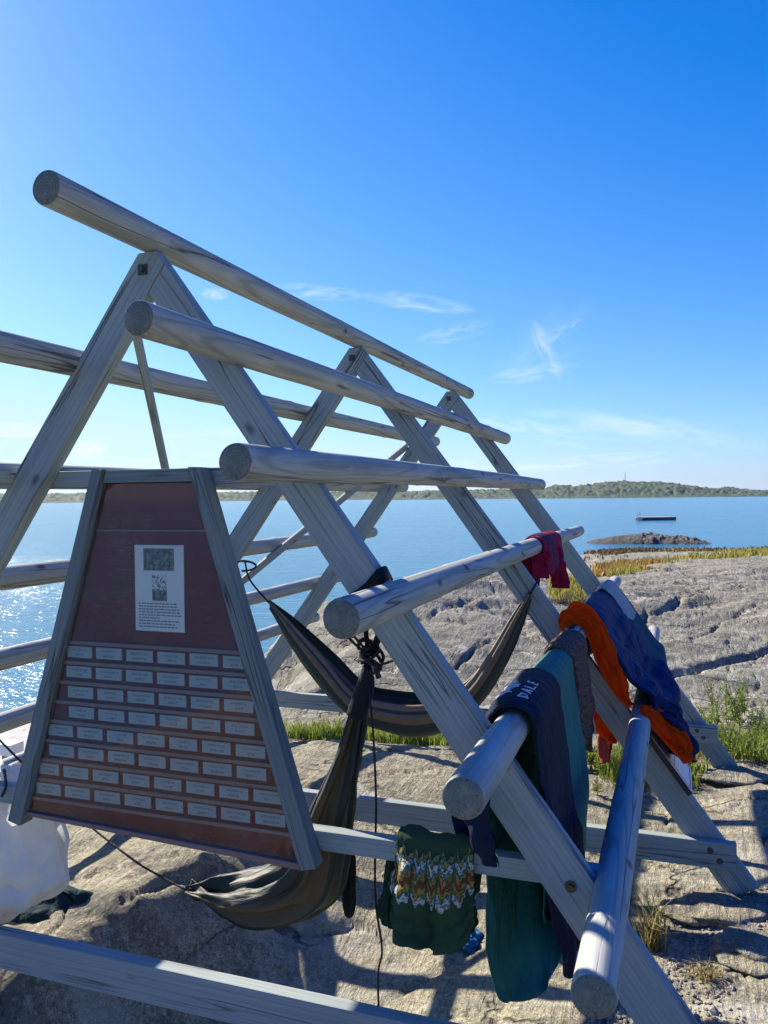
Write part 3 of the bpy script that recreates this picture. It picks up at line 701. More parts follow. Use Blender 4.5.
# =================================================================== HAMMOCKS
def mat_stripes(name, stops, weave=700):
    m = N(name); uv = m.coord('UV'); u = m.n('ShaderNodeSeparateXYZ', ins={0: uv}).outputs[0]
    n = m.noise(m.mapping(uv, (60, 2.5, 1)), 1, 3)
    c = m.ramp(m.math('ADD', u, m.math('MULTIPLY', m.math('SUBTRACT', n, .5), .015)), stops, 'CONSTANT')
    c = m.mix(m.math('MULTIPLY', m.noise(m.coord(), 12, 4), .5), c, (.012, .014, .012))
    nb = m.bump(m.noise(m.mapping(uv, (1, .25, 1)), 26, 4, .6, .5), .35, .02, m.bump(m.noise(m.coord(), weave, 2), .2, .002))
    return m.set(Base_Color=c, Roughness=.55, Normal=nb, Specular_IOR_Level=.4)
HAM1 = mat_stripes('striped_hammock_cloth', [(0, (.30, .21, .135)), (.06, (.045, .062, .042)), (.10, (.26, .175, .11)), (.20, (.040, .058, .040)), (.29, (.075, .098, .064)), (.35, (.032, .046, .034)), (.74, (.24, .165, .105)), (.84, (.030, .042, .033))])
HAM2 = mat_stripes('olive_hammock_cloth', [(0, (.014, .024, .022)), (.30, (.085, .058, .026)), (.50, (.014, .024, .022)), (.74, (.034, .050, .034)), (.9, (.014, .022, .022))])
h1 = empty('hammock', V(-1.9, 5.43, -1.7), 'dark green and brown striped hammock slung in a long low curve across the middle A-frame', 'hammock', 'hammocks slung in the rack')
prof = []
HY = 5.40
A0 = np.array(at_Y(268, 602, HY)); A1 = np.array(at_Y(532, 590, HY))
upper = [(268, 600), (292, 624), (325, 660), (352, 692), (380, 702), (415, 705), (445, 700), (470, 680), (492, 648), (510, 618), (528, 592)]
lower = [(270, 606), (292, 648), (322, 690), (352, 718), (382, 730), (414, 737), (448, 728), (478, 704), (502, 668), (518, 634), (531, 598)]
for i, (a, b) in enumerate(zip(upper, lower)):
    a3 = np.array(at_Y(*a, HY-.0)); b3 = np.array(at_Y(*b, HY-.0)); g = math.sin(math.pi*i/(len(upper)-1)); bl = .30*g+.02
    back = a3+np.array([0, bl*.95, .02*g]); mid = b3+np.array([0, bl*.30, -.01])
    fr_ = (a3+b3)/2+np.array([0, -bl*.10, 0])
    prof.append((i/(len(upper)-1), [tuple(a3), tuple(fr_), tuple(b3), tuple(mid), tuple((mid+back)/2+np.array([0, .05*g, -.03*g])), tuple(back)]))
loft('hammock_cloth', prof, 110, 46, HAM1, h1, folds=[(.006, 0, 5.2, .4), (.0035, .4, 11, 1.1)], vtop=-.5, flat=0, thick=.003, wob=.010, seed=3, freq=2)
# stripes run the length of the cloth: swap the texture axes
def swap_uv(o):
    d = o.data.uv_layers[0].data; n = len(d); a = np.empty(n*2); d.foreach_get('uv', a); a = a.reshape(-1, 2)[:, ::-1].copy(); d.foreach_set('uv', a.ravel())
swap_uv(bpy.data.objects['hammock_cloth'])
for (p0, pm, p1) in ((at_Y(245, 562, 5.42), at_Y(250, 580, 5.40), at_Y(269, 603, 5.40)), (at_Y(541, 575, 5.43), at_Y(537, 582, 5.40), at_Y(530, 594, 5.40))):
    rope('rope', [p0, pm, p1], .006, ROPE_M, h1, 16)
v, f = tube_geo([V(*at_Y(242+14*math.sin(t), 566+5*math.cos(t), 5.43+.06*math.cos(t)-.02)) for t in np.linspace(0, 5.6, 20)], .007, 8); mesh_obj('rope_loop', v, f, ROPE_M, h1)

h2 = empty('hammock', V(-1.6, 3.3, -1.85), 'olive hammock bunched at its knot on the front leg and sagging behind the name board', 'hammock', 'hammocks slung in the rack')
right = [(371, 690), (367, 716), (362, 748), (356, 784), (350, 822), (348, 866), (341, 902), (318, 922), (288, 931), (256, 928), (224, 915), (202, 902), (188, 893)]
left = [(357, 690), (349, 716), (338, 748), (322, 784), (306, 818), (292, 842), (276, 854), (262, 860), (250, 864), (236, 868), (220, 877), (202, 885), (187, 889)]
prof = []; n = len(right)
for i, (a, b) in enumerate(zip(right, left)):
    t = i/(n-1); g = min(1, i/4.0)*min(1, (n-1-i)/3.0); Yb = 3.30
    a3 = np.array(at_Y(*a, Yb)); b3 = np.array(at_Y(*b, Yb)); m3 = (a3+b3)/2
    prof.append((t, [tuple(b3+np.array([0, .05*g, 0])), tuple(b3*.72+a3*.28+np.array([0, -.09*g-.01, 0])), tuple(m3+np.array([0, -.12*g-.012, 0])), tuple(b3*.2+a3*.8+np.array([0, -.05*g, 0])), tuple(a3+np.array([0, .05*g, 0])), tuple(m3+np.array([0, .20*g+.01, .0]))]))
o = loft('hammock_cloth', prof, 130, 60, HAM2, h2, folds=[(.015, 0, 4.2, .4), (.008, .5, 7, 1.7), (.005, .9, 13, .7)], vtop=-.5, flat=0, thick=.003, crease=.05, wob=.014, seed=8, freq=3); swap_uv(o)
# knot, strap and cords at the leg
kc = np.array(at_Y(369, 652, 3.22))
BLACKN = mat_cloth('black_webbing', (.012, .013, .017), None, .6, 500, .3, .2, .1)
def ribbon(name, pts, wd, wdir, mat, parent, n=30, t=.003):
    P = catmull([tuple(V(*p)) for p in pts], n); d = Vector(wdir).normalized()
    vs_ = []; 
    for p in P: vs_ += [tuple(Vector(p)+d*wd/2), tuple(Vector(p)-d*wd/2)]
    o = mesh_obj(name, vs_, [(2*i, 2*i+1, 2*i+3, 2*i+2) for i in range(n-1)], mat, parent)
    md = o.modifiers.new('solid', 'SOLIDIFY'); md.thickness = t; md.offset = 0; return o
# strap wrapped round the leg above the pole and down to the knot
def legpt(off, z, y): return (XC+off-.733*z, y, z)
zs = -.335
strap = [legpt(.66-.012, zs-.075, 2.985), legpt(.745, zs-.03, 2.990), legpt(.846, zs+.03, 2.988), legpt(.848, zs+.03, 3.085), legpt(.74, zs-.03, 3.088), legpt(.645, zs-.08, 3.088)]
ribbon('strap', strap, .05, (.45, 0, -.85), BLACKN, h2, 40)
ribbon('strap', [legpt(.66, zs-.05, 3.09), tuple(np.array(at_Y(380, 625, 3.17))), tuple(np.array(at_Y(371, 655, 3.22)))], .032, (1, .2, .25), BLACKN, h2, 16)
ribbon('strap', [tuple(np.array(at_Y(367, 612, 3.10))), tuple(np.array(at_Y(366, 630, 3.18))), tuple(np.array(at_Y(368, 652, 3.22)))], .018, (1, 0, 0), BLACKN, h2, 12)
rk = random.Random(5); geos = []
for q in range(9):
    r = rk.uniform(.022, .042); ax = Vector((rk.uniform(-1, 1), rk.uniform(-1, 1), rk.uniform(-1, 1))).normalized(); e1 = ax.orthogonal().normalized(); e2 = ax.cross(e1)
    c = V(*kc)+Vector((rk.uniform(-.012, .012), rk.uniform(-.012, .012), rk.uniform(-.04, .03)))
    geos.append(tube_geo([c+e1*r*math.cos(t)+e2*r*1.2*math.sin(t) for t in np.linspace(0, 6.1, 18)], .0065, 7))
v, f = merge(geos); mesh_obj('knot', v, f, ROPE_M, h2)
rope('cord', [at_Y(347, 636, 3.0), at_Y(356, 645, 3.15), at_Y(368, 655, 3.22)], .005, ROPE_M, h2, 14)
rope('cord', [at_Y(352, 634, 3.0), at_Y(359, 642, 3.15), at_Y(368, 652, 3.22)], .005, ROPE_M, h2, 14)
rope('cord', [at_Y(396, 659, 3.08), at_Y(383, 664, 3.2), at_Y(370, 664, 3.22)], .005, ROPE_M, h2, 14)
rope('cord', [at_Y(370, 660, 3.2), at_Y(375, 668, 3.15), at_Y(379, 678, 3.15)], .010, ROPE_M, h2, 10)
P2 = catmull([tuple(V(*at_Y(x, y, 3.22))) for x, y in ((368, 662), (367, 672), (366, 684), (361, 700), (356, 716))], 24)
v, f = tube_geo(P2, [ .012+.024*math.sin(min(1, i/14)*1.57) for i in range(24)], 14); mesh_obj('gathered_end', v, f, mat_cloth('dark_navy_sleeve', (.014, .018, .026), None, .7, 300, .3), h2)
rope('cord', [at_Y(188, 891, 3.30), at_Y(160, 876, 3.35), at_Y(128, 856, 3.42), at_Y(60, 800, 3.5), at_Y(-40, 700, 3.1)], .0045, ROPE_M, h2, 40)
# stuff sack of netting hanging at the back of the hammock
prof = []
for i, (y_, w_) in enumerate(((846, 10), (862, 14), (884, 15), (904, 14), (914, 8), (917, 2))):
    c = np.array(at_Y(349, y_, 3.42)); r = w_/F_PX*3.6/2
    prof.append((i/5, [tuple(c+np.array([r*math.cos(t), r*.6*math.sin(t), 0])) for t in np.linspace(0, 2*math.pi, 14)]))
loft('stuff_sack', prof, 24, 24, BLACKN, h2, folds=[(.004, 0, 5, .3)], vtop=-.5, flat=0, thick=0, wob=.006, seed=4)
# loose cord hanging from the knot to the rock
cp = [at_Y(371, 668, 3.2), at_Y(369, 690, 3.2), at_Y(373, 730, 3.2), at_Y(376, 800, 3.2), at_Y(375, 860, 3.2), at_Y(376, 905, 3.22), at_Y(382, 950, 3.3), at_Y(378, 985, 3.4)]
gx, gy = cp[-1][0], cp[-1][1]
cp.append((gx+.02, gy+.02, gz(gx, gy)+.005)); cp.append((gx+.10, gy-.04, gz(gx+.1, gy-.04)+.012))
rope('hanging_cord', cp, .0042, ROPE_M, None, 90, label='thin dark cord dangling from the hammock knot down to the rock', cat='cord')

# =================================================================== CLOTHES ON THE RACK
R5x, R5z, R6x, R6z, R4x, R4z = -.64*K, -.957*K, -.240*K, -1.513*K, -1.052*K, -.403*K
def over(xc, zc, r, zl, zr, y, xl=0, xr=0, yl=0, yr=0):
    """profile of cloth hung over a pole: left hem - over the top - right hem"""
    a = [(xc-r-.01+xl, y+yl, zl), (xc-r-.012+xl*.6, y+yl*.5, zl*.5+(zc-.05)*.5), (xc-r-.004, y, zc-.05)]
    arc = [(xc+r*math.sin(t), y, zc+r*math.cos(t)) for t in (-1.25, -.6, 0, .6, 1.25)]
    b = [(xc+r+.004, y, zc-.05), (xc+r+.012+xr*.6, y+yr*.5, zr*.5+(zc-.05)*.5), (xc+r+.01+xr, y+yr, zr)]
    return a+arc+b
TEAL = mat_cloth('teal_green_cloth', (.022, .155, .145), None, .75, 350, .3, .15)
NAVY = mat_cloth('navy_fleece', (.014, .020, .042), None, .85, 300, .35, .15)
# teal sheet
prof = [(0, over(R5x, R5z, .076, -1.80, -1.66, 3.16, -.04, .03)), (.10, over(R5x, R5z, .076, -2.00, -1.70, 3.26, -.01, .03, -.03)), (.3, over(R5x, R5z, .077, -2.11, -1.72, 3.52, .04, .05, -.19)), (.55, over(R5x, R5z, .078, -2.15, -1.75, 3.82, .11, .07, -.38)), (.8, over(R5x, R5z, .078, -2.10, -1.76, 4.20, .17, .06, -.68)), (.93, over(R5x, R5z, .078, -1.99, -1.74, 4.40, .20, .05, -.84)), (1, over(R5x, R5z, .077, -1.86, -1.70, 4.50, .20, .04, -.92))]
loft('sheet', prof, 130, 150, TEAL, None, folds=[(.016, 1.6, .4, .5), (.007, 3.7, -.3, 1.5)], thick=.004, wob=.012, seed=21, crease=.05, label='long teal-green sheet draped over the pole, its hem nearly on the ground', cat='sheet')
# navy hooded top
hood = empty('hooded_top', V(R5x, 3.2, R5z+.08), 'navy hooded top with white lettering folded over the pole beside the teal sheet', 'hooded top')
prof = [(0, over(R5x, R5z, .098, -1.16, -1.42, 3.09, -.10, .02)), (.2, over(R5x, R5z, .104, -1.28, -1.78, 3.17, -.10, .05)), (.5, over(R5x, R5z, .104, -1.42, -1.92, 3.34, -.08, .07)), (.8, over(R5x, R5z, .100, -1.40, -1.86, 3.58, -.03, .07)), (1, over(R5x, R5z, .092, -1.3, -1.7, 3.80, 0, .05))]
loft('body', prof, 90, 130, NAVY, hood, folds=[(.018, 1.7, .3, .2), (.009, 4.4, -.5, 1.1), (.004, 9, .6, 2.)], thick=.010, crease=.07, wob=.012, seed=31, edge=.08)
# sleeve on the near side reaching past the cross beam
prof = []
for i, (p, w_) in enumerate(((at_Y(474, 790, 2.90), .055), (at_Y(476, 818, 2.89), .050), (at_Y(482, 840, 2.88), .045), (at_Y(488, 862, 2.88), .034))):
    c = np.array(p); prof.append((i/3, [tuple(c+np.array([w_*math.cos(t), .028*math.sin(t), -.012*math.cos(t)])) for t in np.linspace(0, 2*math.pi, 13)]))
loft('sleeve', prof, 30, 30, NAVY, hood, folds=[(.005, 2, 3, .5)], vtop=-.5, flat=0, thick=0, wob=.008, seed=33)
prof = []
for i, (p, w_) in enumerate(((at_Y(463, 800, 3.22), .05), (at_Y(465, 830, 3.24), .05), (at_Y(472, 848, 3.24), .045))):
    c = np.array(p); prof.append((i/2, [tuple(c+np.array([w_*math.cos(t), .03*math.sin(t), 0])) for t in np.linspace(0, 2*math.pi, 13)]))
loft('sleeve', prof, 20, 26, NAVY, hood, folds=[(.005, 2, 3, .5)], vtop=-.5, flat=0, thick=0, wob=.008, seed=34)
# lettering lying on the cloth over the pole: short strokes of white print
WHITE = mat_plain('white_print', (.62, .64, .66), .7, .3, .1)
letters = {'D': [(0, 0, 0, 1), (0, 1, .6, .8), (.6, .8, .6, .2), (.6, .2, 0, 0)], 'A': [(0, 0, .32, 1), (.32, 1, .64, 0), (.14, .38, .5, .38)], 'L': [(0, 1, 0, 0), (0, 0, .55, 0)], 'E': [(0, 0, 0, 1), (0, 1, .55, 1), (0, .5, .45, .5), (0, 0, .55, 0)], 'N': [(0, 0, 0, 1), (0, 1, .58, 0), (.58, 0, .58, 1)]}
from mathutils.bvhtree import BVHTree
_hb = [c for c in bpy.data.objects if c.parent == hood and c.name.startswith('body')][0]
_bv = BVHTree.FromPolygons([_hb.matrix_basis @ v.co for v in _hb.data.vertices], [tuple(p.vertices) for p in _hb.data.polygons])
def on_pole(s, y):   # printed on the cloth where it passes over the pole
    t = s/.101; d = Vector((math.sin(t), 0, math.cos(t))); o = V(R5x, y, R5z); h = _bv.ray_cast(o+d*.4, -d)[0]
    return (h if h is not None else o+d*.09)+d*.0065
for q, ch in enumerate('DALE'):
    gl_ = []
    for (x0, y0, x1, y1) in letters[ch]:
        f0 = lambda x, y: on_pole(.044-.034*y, 3.20+q*.074+x*.066)
        gl_.append(tube_geo([f0(x0+(x1-x0)*t, y0+(y1-y0)*t) for t in np.linspace(0, 1, 10)], .0028, 6))
    v, f = merge(gl_); mesh_obj('letter', v, f, WHITE, hood)
geos = []
for q in range(7):   # pale emblem beside the word
    y = 3.24+q*.035; geos.append(tube_geo([on_pole(-.018-.012*math.sin(q*1.3)-.055*t, y+.01*math.sin(5*t+q)) for t in np.linspace(0, 1, 7)], .0030+.0015*(q % 2), 6))
v, f = merge(geos); mesh_obj('emblem', v, f, WHITE, hood)

# brown open-knit shawl
BROWN = mat_cloth('brown_wool_knit', (.050, .034, .028), (.16, .10, .08), .95, 150, .8, .2, .4, 90)
prof = [(0, over(R5x, R5z, .085, -1.12, -1.30, 4.44, -.02, .02)), (.5, over(R5x, R5z, .090, -1.2, -1.42, 4.72, -.02, .03)), (1, over(R5x, R5z, .085, -1.15, -1.36, 5.02, -.01, .02))]
loft('shawl', prof, 60, 100, BROWN, None, folds=[(.012, 2.5, .3, .2), (.007, 6, -.5, 1.1)], thick=.016, wob=.024, seed=41, edge=.08, freq=7, label='fuzzy brown knitted shawl on the pole between the teal sheet and orange lining', cat='shawl')

# quilted sleeping bag, navy shell with orange lining, thrown over two poles
BLUE = mat_cloth('navy_nylon_shell', (.009, .021, .095), None, .7, 260, .12, .12, .05)
ORNG = mat_cloth('orange_nylon_lining', (.88, .125, .006), None, .6, 260, .12, .06, .05)
def translucent(m, col, f):
    t = m.node_tree; b = t.nodes['Principled BSDF']; tl = t.nodes.new('ShaderNodeBsdfTranslucent'); tl.inputs[0].default_value = (*col, 1)
    mx = t.nodes.new('ShaderNodeMixShader'); mx.inputs[0].default_value = f; t.links.new(b.outputs[0], mx.inputs[1]); t.links.new(tl.outputs[0], mx.inputs[2]); t.links.new(mx.outputs[0], t.nodes['Material Output'].inputs[0])
translucent(ORNG, (1.0, .16, .004), .62)
bag = empty('sleeping_bag', V(-.4, 6.0, -1.0), 'navy sleeping bag with bright orange lining thrown over the two right-hand poles', 'sleeping bag')
def two(y, zl, zr, lift=0, r=.08, sag=0, out=0, ex=0):
    return [(R5x-r-.02, y, zl), (R5x-r-.012, y, (zl+R5z)/2), (R5x-r, y, R5z-.02), (R5x-.05, y, R5z+r-.018), (R5x+.02, y, R5z+r+lift), (R5x+r+.02, y, R5z+.015+lift), ((R5x+R6x)/2+.062+ex, y, (R5z+R6z)/2+.055-sag+lift),
            (R6x+.02+ex, y, R6z+r+.02+lift*.5), (R6x+r+.015+out*.3, y, R6z+.02), (R6x+r+.03+out*.6, y, (R6z+zr)/2), (R6x+r+.02+out, y, zr)]
prof = [(0, two(5.42, -1.42, -1.66, .035, out=.05)), (.25, two(5.75, -1.5, -1.70, .045, out=.06)), (.55, two(6.2, -1.45, -1.66, .04, out=.06)), (.8, two(6.6, -1.4, -1.58, .03, out=.05)), (1, two(6.95, -1.35, -1.50, .01, out=.03))]
loft('shell', prof, 100, 170, BLUE, bag, folds=[(.034, 1.4, .8, .2), (.018, 3.3, -1.2, 1.1), (.006, 8, 2, 2.)], vtop=.42, flat=.02, thick=.024, wob=.032, seed=51, freq=4, crease=.10)
def patch(name, A, B, yA, yB, bulge, mat, par, seed, n=5, thick=.014, folds=()):
    prof = []; m = max(len(A), len(B))
    tA = np.linspace(0, 1, len(A)); tB = np.linspace(0, 1, len(B))
    for t in np.linspace(0, 1, 12):
        a = [np.interp(t, tA, [p[k] for p in A]) for k in (0, 1)]; b = [np.interp(t, tB, [p[k] for p in B]) for k in (0, 1)]
        yy = lambda q: np.interp(t, np.linspace(0, 1, len(q)), q) if hasattr(q, '__len__') else q
        a3 = np.array(at_Y(*a, yy(yA))); b3 = np.array(at_Y(*b, yy(yB))); row = []
        for q in np.linspace(0, 1, n): row.append(tuple(a3+(b3-a3)*q+np.array([0, -bulge*math.sin(math.pi*q), 0])))
        prof.append((t, row))
    return loft(name, prof, 60, 30, mat, par, folds=folds, vtop=-.5, flat=0, thick=thick, wob=.012, crease=.06, seed=seed, freq=3)
patch('lining', [(560, 622), (568, 612), (582, 610), (597, 617), (608, 637), (619, 660), (627, 686), (628, 704)], [(566, 634), (574, 625), (583, 627), (590, 642), (594, 658), (603, 676), (614, 694), (626, 708)], 5.40, [5.33, 5.32, 5.32, 5.31, 5.30, 5.30, 5.30, 5.33], .022, ORNG, bag, 53, thick=.005, folds=[(.012, 3, .7, .3), (.006, 7, -1.2, 1.3)])
patch('lining', [(590, 690), (602, 700), (610, 714), (613, 730), (611, 742)], [(589, 698), (592, 712), (598, 726), (604, 735), (610, 742)], 5.62, 5.58, .03, ORNG, bag, 54)
patch('lining', [(640, 706), (652, 706), (668, 718), (681, 734), (690, 752), (688, 758)], [(641, 714), (647, 722), (658, 734), (670, 747), (681, 757), (687, 759)], [5.30, 5.36, 5.42, 5.46, 5.5, 5.5], [5.28, 5.30, 5.34, 5.38, 5.42, 5.46], .025, ORNG, bag, 55, thick=.005, folds=[(.010, 2.5, .7, .3), (.005, 6, -1.2, 1.3)])
patch('hem', [(650, 700), (668, 708), (682, 726), (692, 748), (691, 760)], [(652, 707), (667, 718), (680, 734), (689, 751), (687, 760)], [5.42, 5.5, 5.56, 5.6, 5.58], [5.36, 5.42, 5.46, 5.5, 5.5], .03, BLUE, bag, 56)
# pale patterned scarf and blue-green towel
GREYP = mat_cloth('pale_patterned_cotton', (.46, .46, .44), (.22, .24, .26), .9, 300, .3, .1, .2, 120)
prof = [(0, two(6.95, -1.05, -1.2, .046, r=.092)[1:7]), (.5, two(7.3, -1.1, -1.2, .045, r=.094)[1:7]), (1, two(7.75, -1.05, -1.2, .035, r=.090)[1:7])]
loft('scarf', prof, 40, 90, GREYP, None, folds=[(.010, 2.0, 1.4, .2)], vtop=.45, flat=.05, thick=.008, wob=.014, seed=61, freq=4, label='pale grey patterned scarf over the pole beyond the navy sleeping bag', cat='scarf')
TOWEL = mat_cloth('blue_green_towelling', (.016, .075, .115), None, .95, 500, .7, .15, .4)
prof = [(0, two(6.85, -1.35, -1.66, .030, r=.085, out=.04)), (.5, two(7.4, -1.4, -1.66, .016, out=.04)), (1, two(7.95, -1.35, -1.62, .010, out=.03))]
loft('towel', prof, 70, 130, TOWEL, None, folds=[(.010, 1.6, .4, .2), (.005, 4, -.6, 1.)], vtop=.42, flat=.03, thick=.008, wob=.010, seed=71, edge=.03, label='blue-green towel spread over the two poles at their far end', cat='towel')
# brick-red leggings hanging below the sleeping bag
REDB = mat_cloth('brick_red_cloth', (.30, .05, .045), None, .85, 300, .3)
prof = []
for i, (x, y_, w_) in enumerate(((606, 690, 20), (606, 712, 19), (606, 735, 16), (605, 752, 12), (605, 762, 10))):
    c = np.array(at_Y(x, y_, 6.3)); r = w_/F_PX*5.9/2
    prof.append((i/4, [tuple(c+np.array([r*math.cos(t), r*.5*math.sin(t), 0])) for t in np.linspace(0, 2*math.pi, 13)]))
loft('leggings', prof, 30, 24, REDB, None, folds=[(.006, 1, 3, .5)], vtop=-.5, flat=0, thick=0, wob=.012, seed=72, label='brick-red leggings leg hanging under the orange lining', cat='leggings')
prof = [(0, over(R5x, R5z, .074, -1.52, -1.1, 5.02, -.04, 0)[:6]), (1, over(R5x, R5z, .074, -1.55, -1.1, 5.30, -.04, 0)[:6])]
loft('dark_shirt', prof, 30, 60, NAVY, None, folds=[(.010, 1.5, .4, .2)], vtop=.9, flat=.03, thick=.006, wob=.014, seed=74, edge=.04, label='dark shirt hanging behind the teal sheet next to the orange lining', cat='shirt')

# crimson sweater on the fourth pole
CRIM = mat_cloth('crimson_knit', (.26, .012, .05), None, .95, 240, .7, .18, .4)
DPUR = mat_cloth('dark_purple_trim', (.05, .022, .07), None, .8, 240, .3)
sw = empty('sweater', V(R4x, 6.3, R4z+.06), 'crimson sweater slung over the pole near its far end', 'sweater', 'sweaters drying on the rack')
y0 = 6.28
prof = [(0, over(R4x, R4z, .076, -.62, -.58, 6.02, -.03, .01)), (.3, over(R4x, R4z, .086, -.70, -.60, 6.25, -.04, .02)), (.7, over(R4x, R4z, .086, -.68, -.60, 6.65, -.02, .02)), (1, over(R4x, R4z, .076, -.6, -.56, 6.95, -.02, .01))]
loft('body', prof, 60, 100, CRIM, sw, folds=[(.014, 1.8, .5, .2), (.008, 4, -.4, 1.)], thick=.014, wob=.014, seed=81, edge=.05)
def sleeve(pts, ws, mat, par, seed, depth=.5, name='sleeve'):
    prof = []
    for i, (p, w_) in enumerate(zip(pts, ws)):
        c = np.array(p); prof.append((i/(len(pts)-1), [tuple(c+np.array([w_*math.cos(t), w_*depth*math.sin(t), 0])) for t in np.linspace(0, 2*math.pi, 15)]))
    return loft(name, prof, 44, 30, mat, par, folds=[(.006, 1.4, 2, .5), (.003, 5, 0, 1)], vtop=-.5, flat=0, thick=.012, wob=.010, crease=.04, seed=seed)
sleeve([at_Y(552, 548, 6.62), at_Y(556, 562, 6.60), at_Y(559, 576, 6.60), at_Y(561, 588, 6.60)], [.060, .072, .072, .066], CRIM, sw, 82)
sleeve([at_Y(540, 552, 6.05), at_Y(540, 564, 6.04), at_Y(541, 578, 6.04)], [.062, .064, .058], CRIM, sw, 83)
sleeve([at_Y(529, 560, 6.5), at_Y(531, 570, 6.5), at_Y(536, 586, 6.5)], [.045, .045, .030], CRIM, sw, 84)
prof = [(0, over(R4x, R4z, .086, -.50, -.56, 6.10, -.0, .01)[2:]), (1, over(R4x, R4z, .093, -.50, -.58, 6.36, -.0, .02)[2:])]
loft('collar', prof, 24, 60, DPUR, sw, folds=[(.006, 1.4, 2, .5)], vtop=.3, flat=.1, thick=.012, wob=.012, seed=85)

# knitted green sweater with patterned yoke on the cross beam
def mat_yoke():
    m = N('green_yoke_knit'); uv = m.coord('UV'); s = m.n('ShaderNodeSeparateXYZ', ins={0: uv}); u, v = s.outputs[0], s.outputs[1]
    nz = m.math('MULTIPLY', m.math('SUBTRACT', m.noise(uv, 16, 3), .5), .05)
    def tri(fr, ph=0.0): return m.math('PINGPONG', m.math('MULTIPLY_ADD', u, fr, ph), 1.0)
    base = m.mix(m.noise(m.coord(), 120, 3), (.026, .062, .030), (.045, .088, .042))
    vv = m.math('ADD', v, nz)
    t1 = tri(13.0); t2 = tri(26.0, .5); vv = m.math('MULTIPLY_ADD', vv, .74, .155)
    z = m.math('ADD', m.math('SUBTRACT', vv, m.math('MULTIPLY', t1, .036)), m.math('MULTIPLY', t2, .022))
    cols = m.ramp(z, [(0, (.025, .05, .028)), (.520, (.025, .05, .028)), (.535, (.34, .27, .08)), (.556, (.05, .08, .04)), (.566, (.50, .52, .48)), (.592, (.10, .16, .16)), (.604, (.40, .27, .05)), (.626, (.26, .055, .015)), (.650, (.42, .24, .04)), (.668, (.16, .17, .06)), (.680, (.50, .52, .48)), (.712, (.025, .05, .028))], 'CONSTANT')
    cell = m.n('ShaderNodeTexVoronoi', feature='F1', ins={'Vector': m.mapping(uv, (70, 130, 1)), 'Scale': 1.0, 'Randomness': .35}).outputs['Color']
    cs = m.n('ShaderNodeSeparateColor', ins={0: cell}).outputs[0]
    gap = m.ramp(t1, [(.0, .9), (.10, .7), (.22, .1), (.8, 0.0)])
    c = m.mix(m.math('MULTIPLY', m.ramp(cs, [(.58, 0.0), (.62, 1.0)]), .8), cols, base)
    c = m.mix(gap, c, base)
    ins_ = m.math('MULTIPLY', m.math('GREATER_THAN', z, .520), m.math('LESS_THAN', z, .712))
    c = m.mix(ins_, base, c)
    kn = m.n('ShaderNodeTexWave', wave_type='BANDS', ins={'Vector': m.mapping(uv, (95, 4, 1)), 'Scale': 1.0, 'Distortion': 1.2, 'Detail': 2.0}).outputs[1]
    return m.set(Base_Color=c, Roughness=.95, Normal=m.bump(kn, .45, .004, m.bump(m.noise(m.coord(), 300, 2), .4, .003)), Specular_IOR_Level=.2)
YOKE = mat_yoke(); GKNIT = mat_cloth('dark_green_knit', (.026, .055, .028), (.018, .04, .022), .95, 260, .7, .15, .4, 200)
gs = empty('sweater', V(-.87, 3.1, -1.37), 'dark green knitted sweater with white and orange yoke pattern on the cross beam', 'sweater', 'sweaters drying on the rack')
def overbeam(x, zb_, zf, xs=0, yf=0):
    zt_ = -1.385; b0, b1 = 3.074, 3.146
    return [(x+xs, b1+.03, zb_), (x+xs*.5, b1+.028, (zb_+zt_)/2), (x, b1+.018, zt_-.03), (x, b1-.006, zt_+.022), (x, (b0+b1)/2, zt_+.034), (x, b0+.004, zt_+.024), (x, b0-.018, zt_-.03), (x, b0-.030+yf, zt_-.12), (x, b0-.034+yf, zf*.5+zt_*.5-.02), (x-xs*.2, b0-.03+yf, zf)]
prof = [(0, overbeam(-1.060, -1.58, -1.66)), (.12, overbeam(-1.035, -1.60, -1.715, 0, -.02)), (.35, overbeam(-.965, -1.62, -1.745, 0, -.045)), (.6, overbeam(-.875, -1.62, -1.755, 0, -.02)), (.8, overbeam(-.80, -1.62, -1.73, 0, -.045)), (1, overbeam(-.745, -1.58, -1.65))]
loft('body', prof, 100, 140, YOKE, gs, folds=[(.016, 2.2, .2, .6), (.008, 4.7, -.5, 1.1)], vtop=.45, flat=.02, thick=.012, crease=.06, wob=.02, seed=91)
sleeve([at_Y(398, 858, 3.20), at_Y(394, 880, 3.21), at_Y(390, 905, 3.21), at_Y(390, 926, 3.20)], [.036, .046, .046, .036], GKNIT, gs, 92)
sleeve([at_Y(457, 862, 3.20), at_Y(461, 885, 3.21), at_Y(465, 912, 3.21), at_Y(466, 930, 3.20)], [.04, .050, .048, .038], GKNIT, gs, 93)

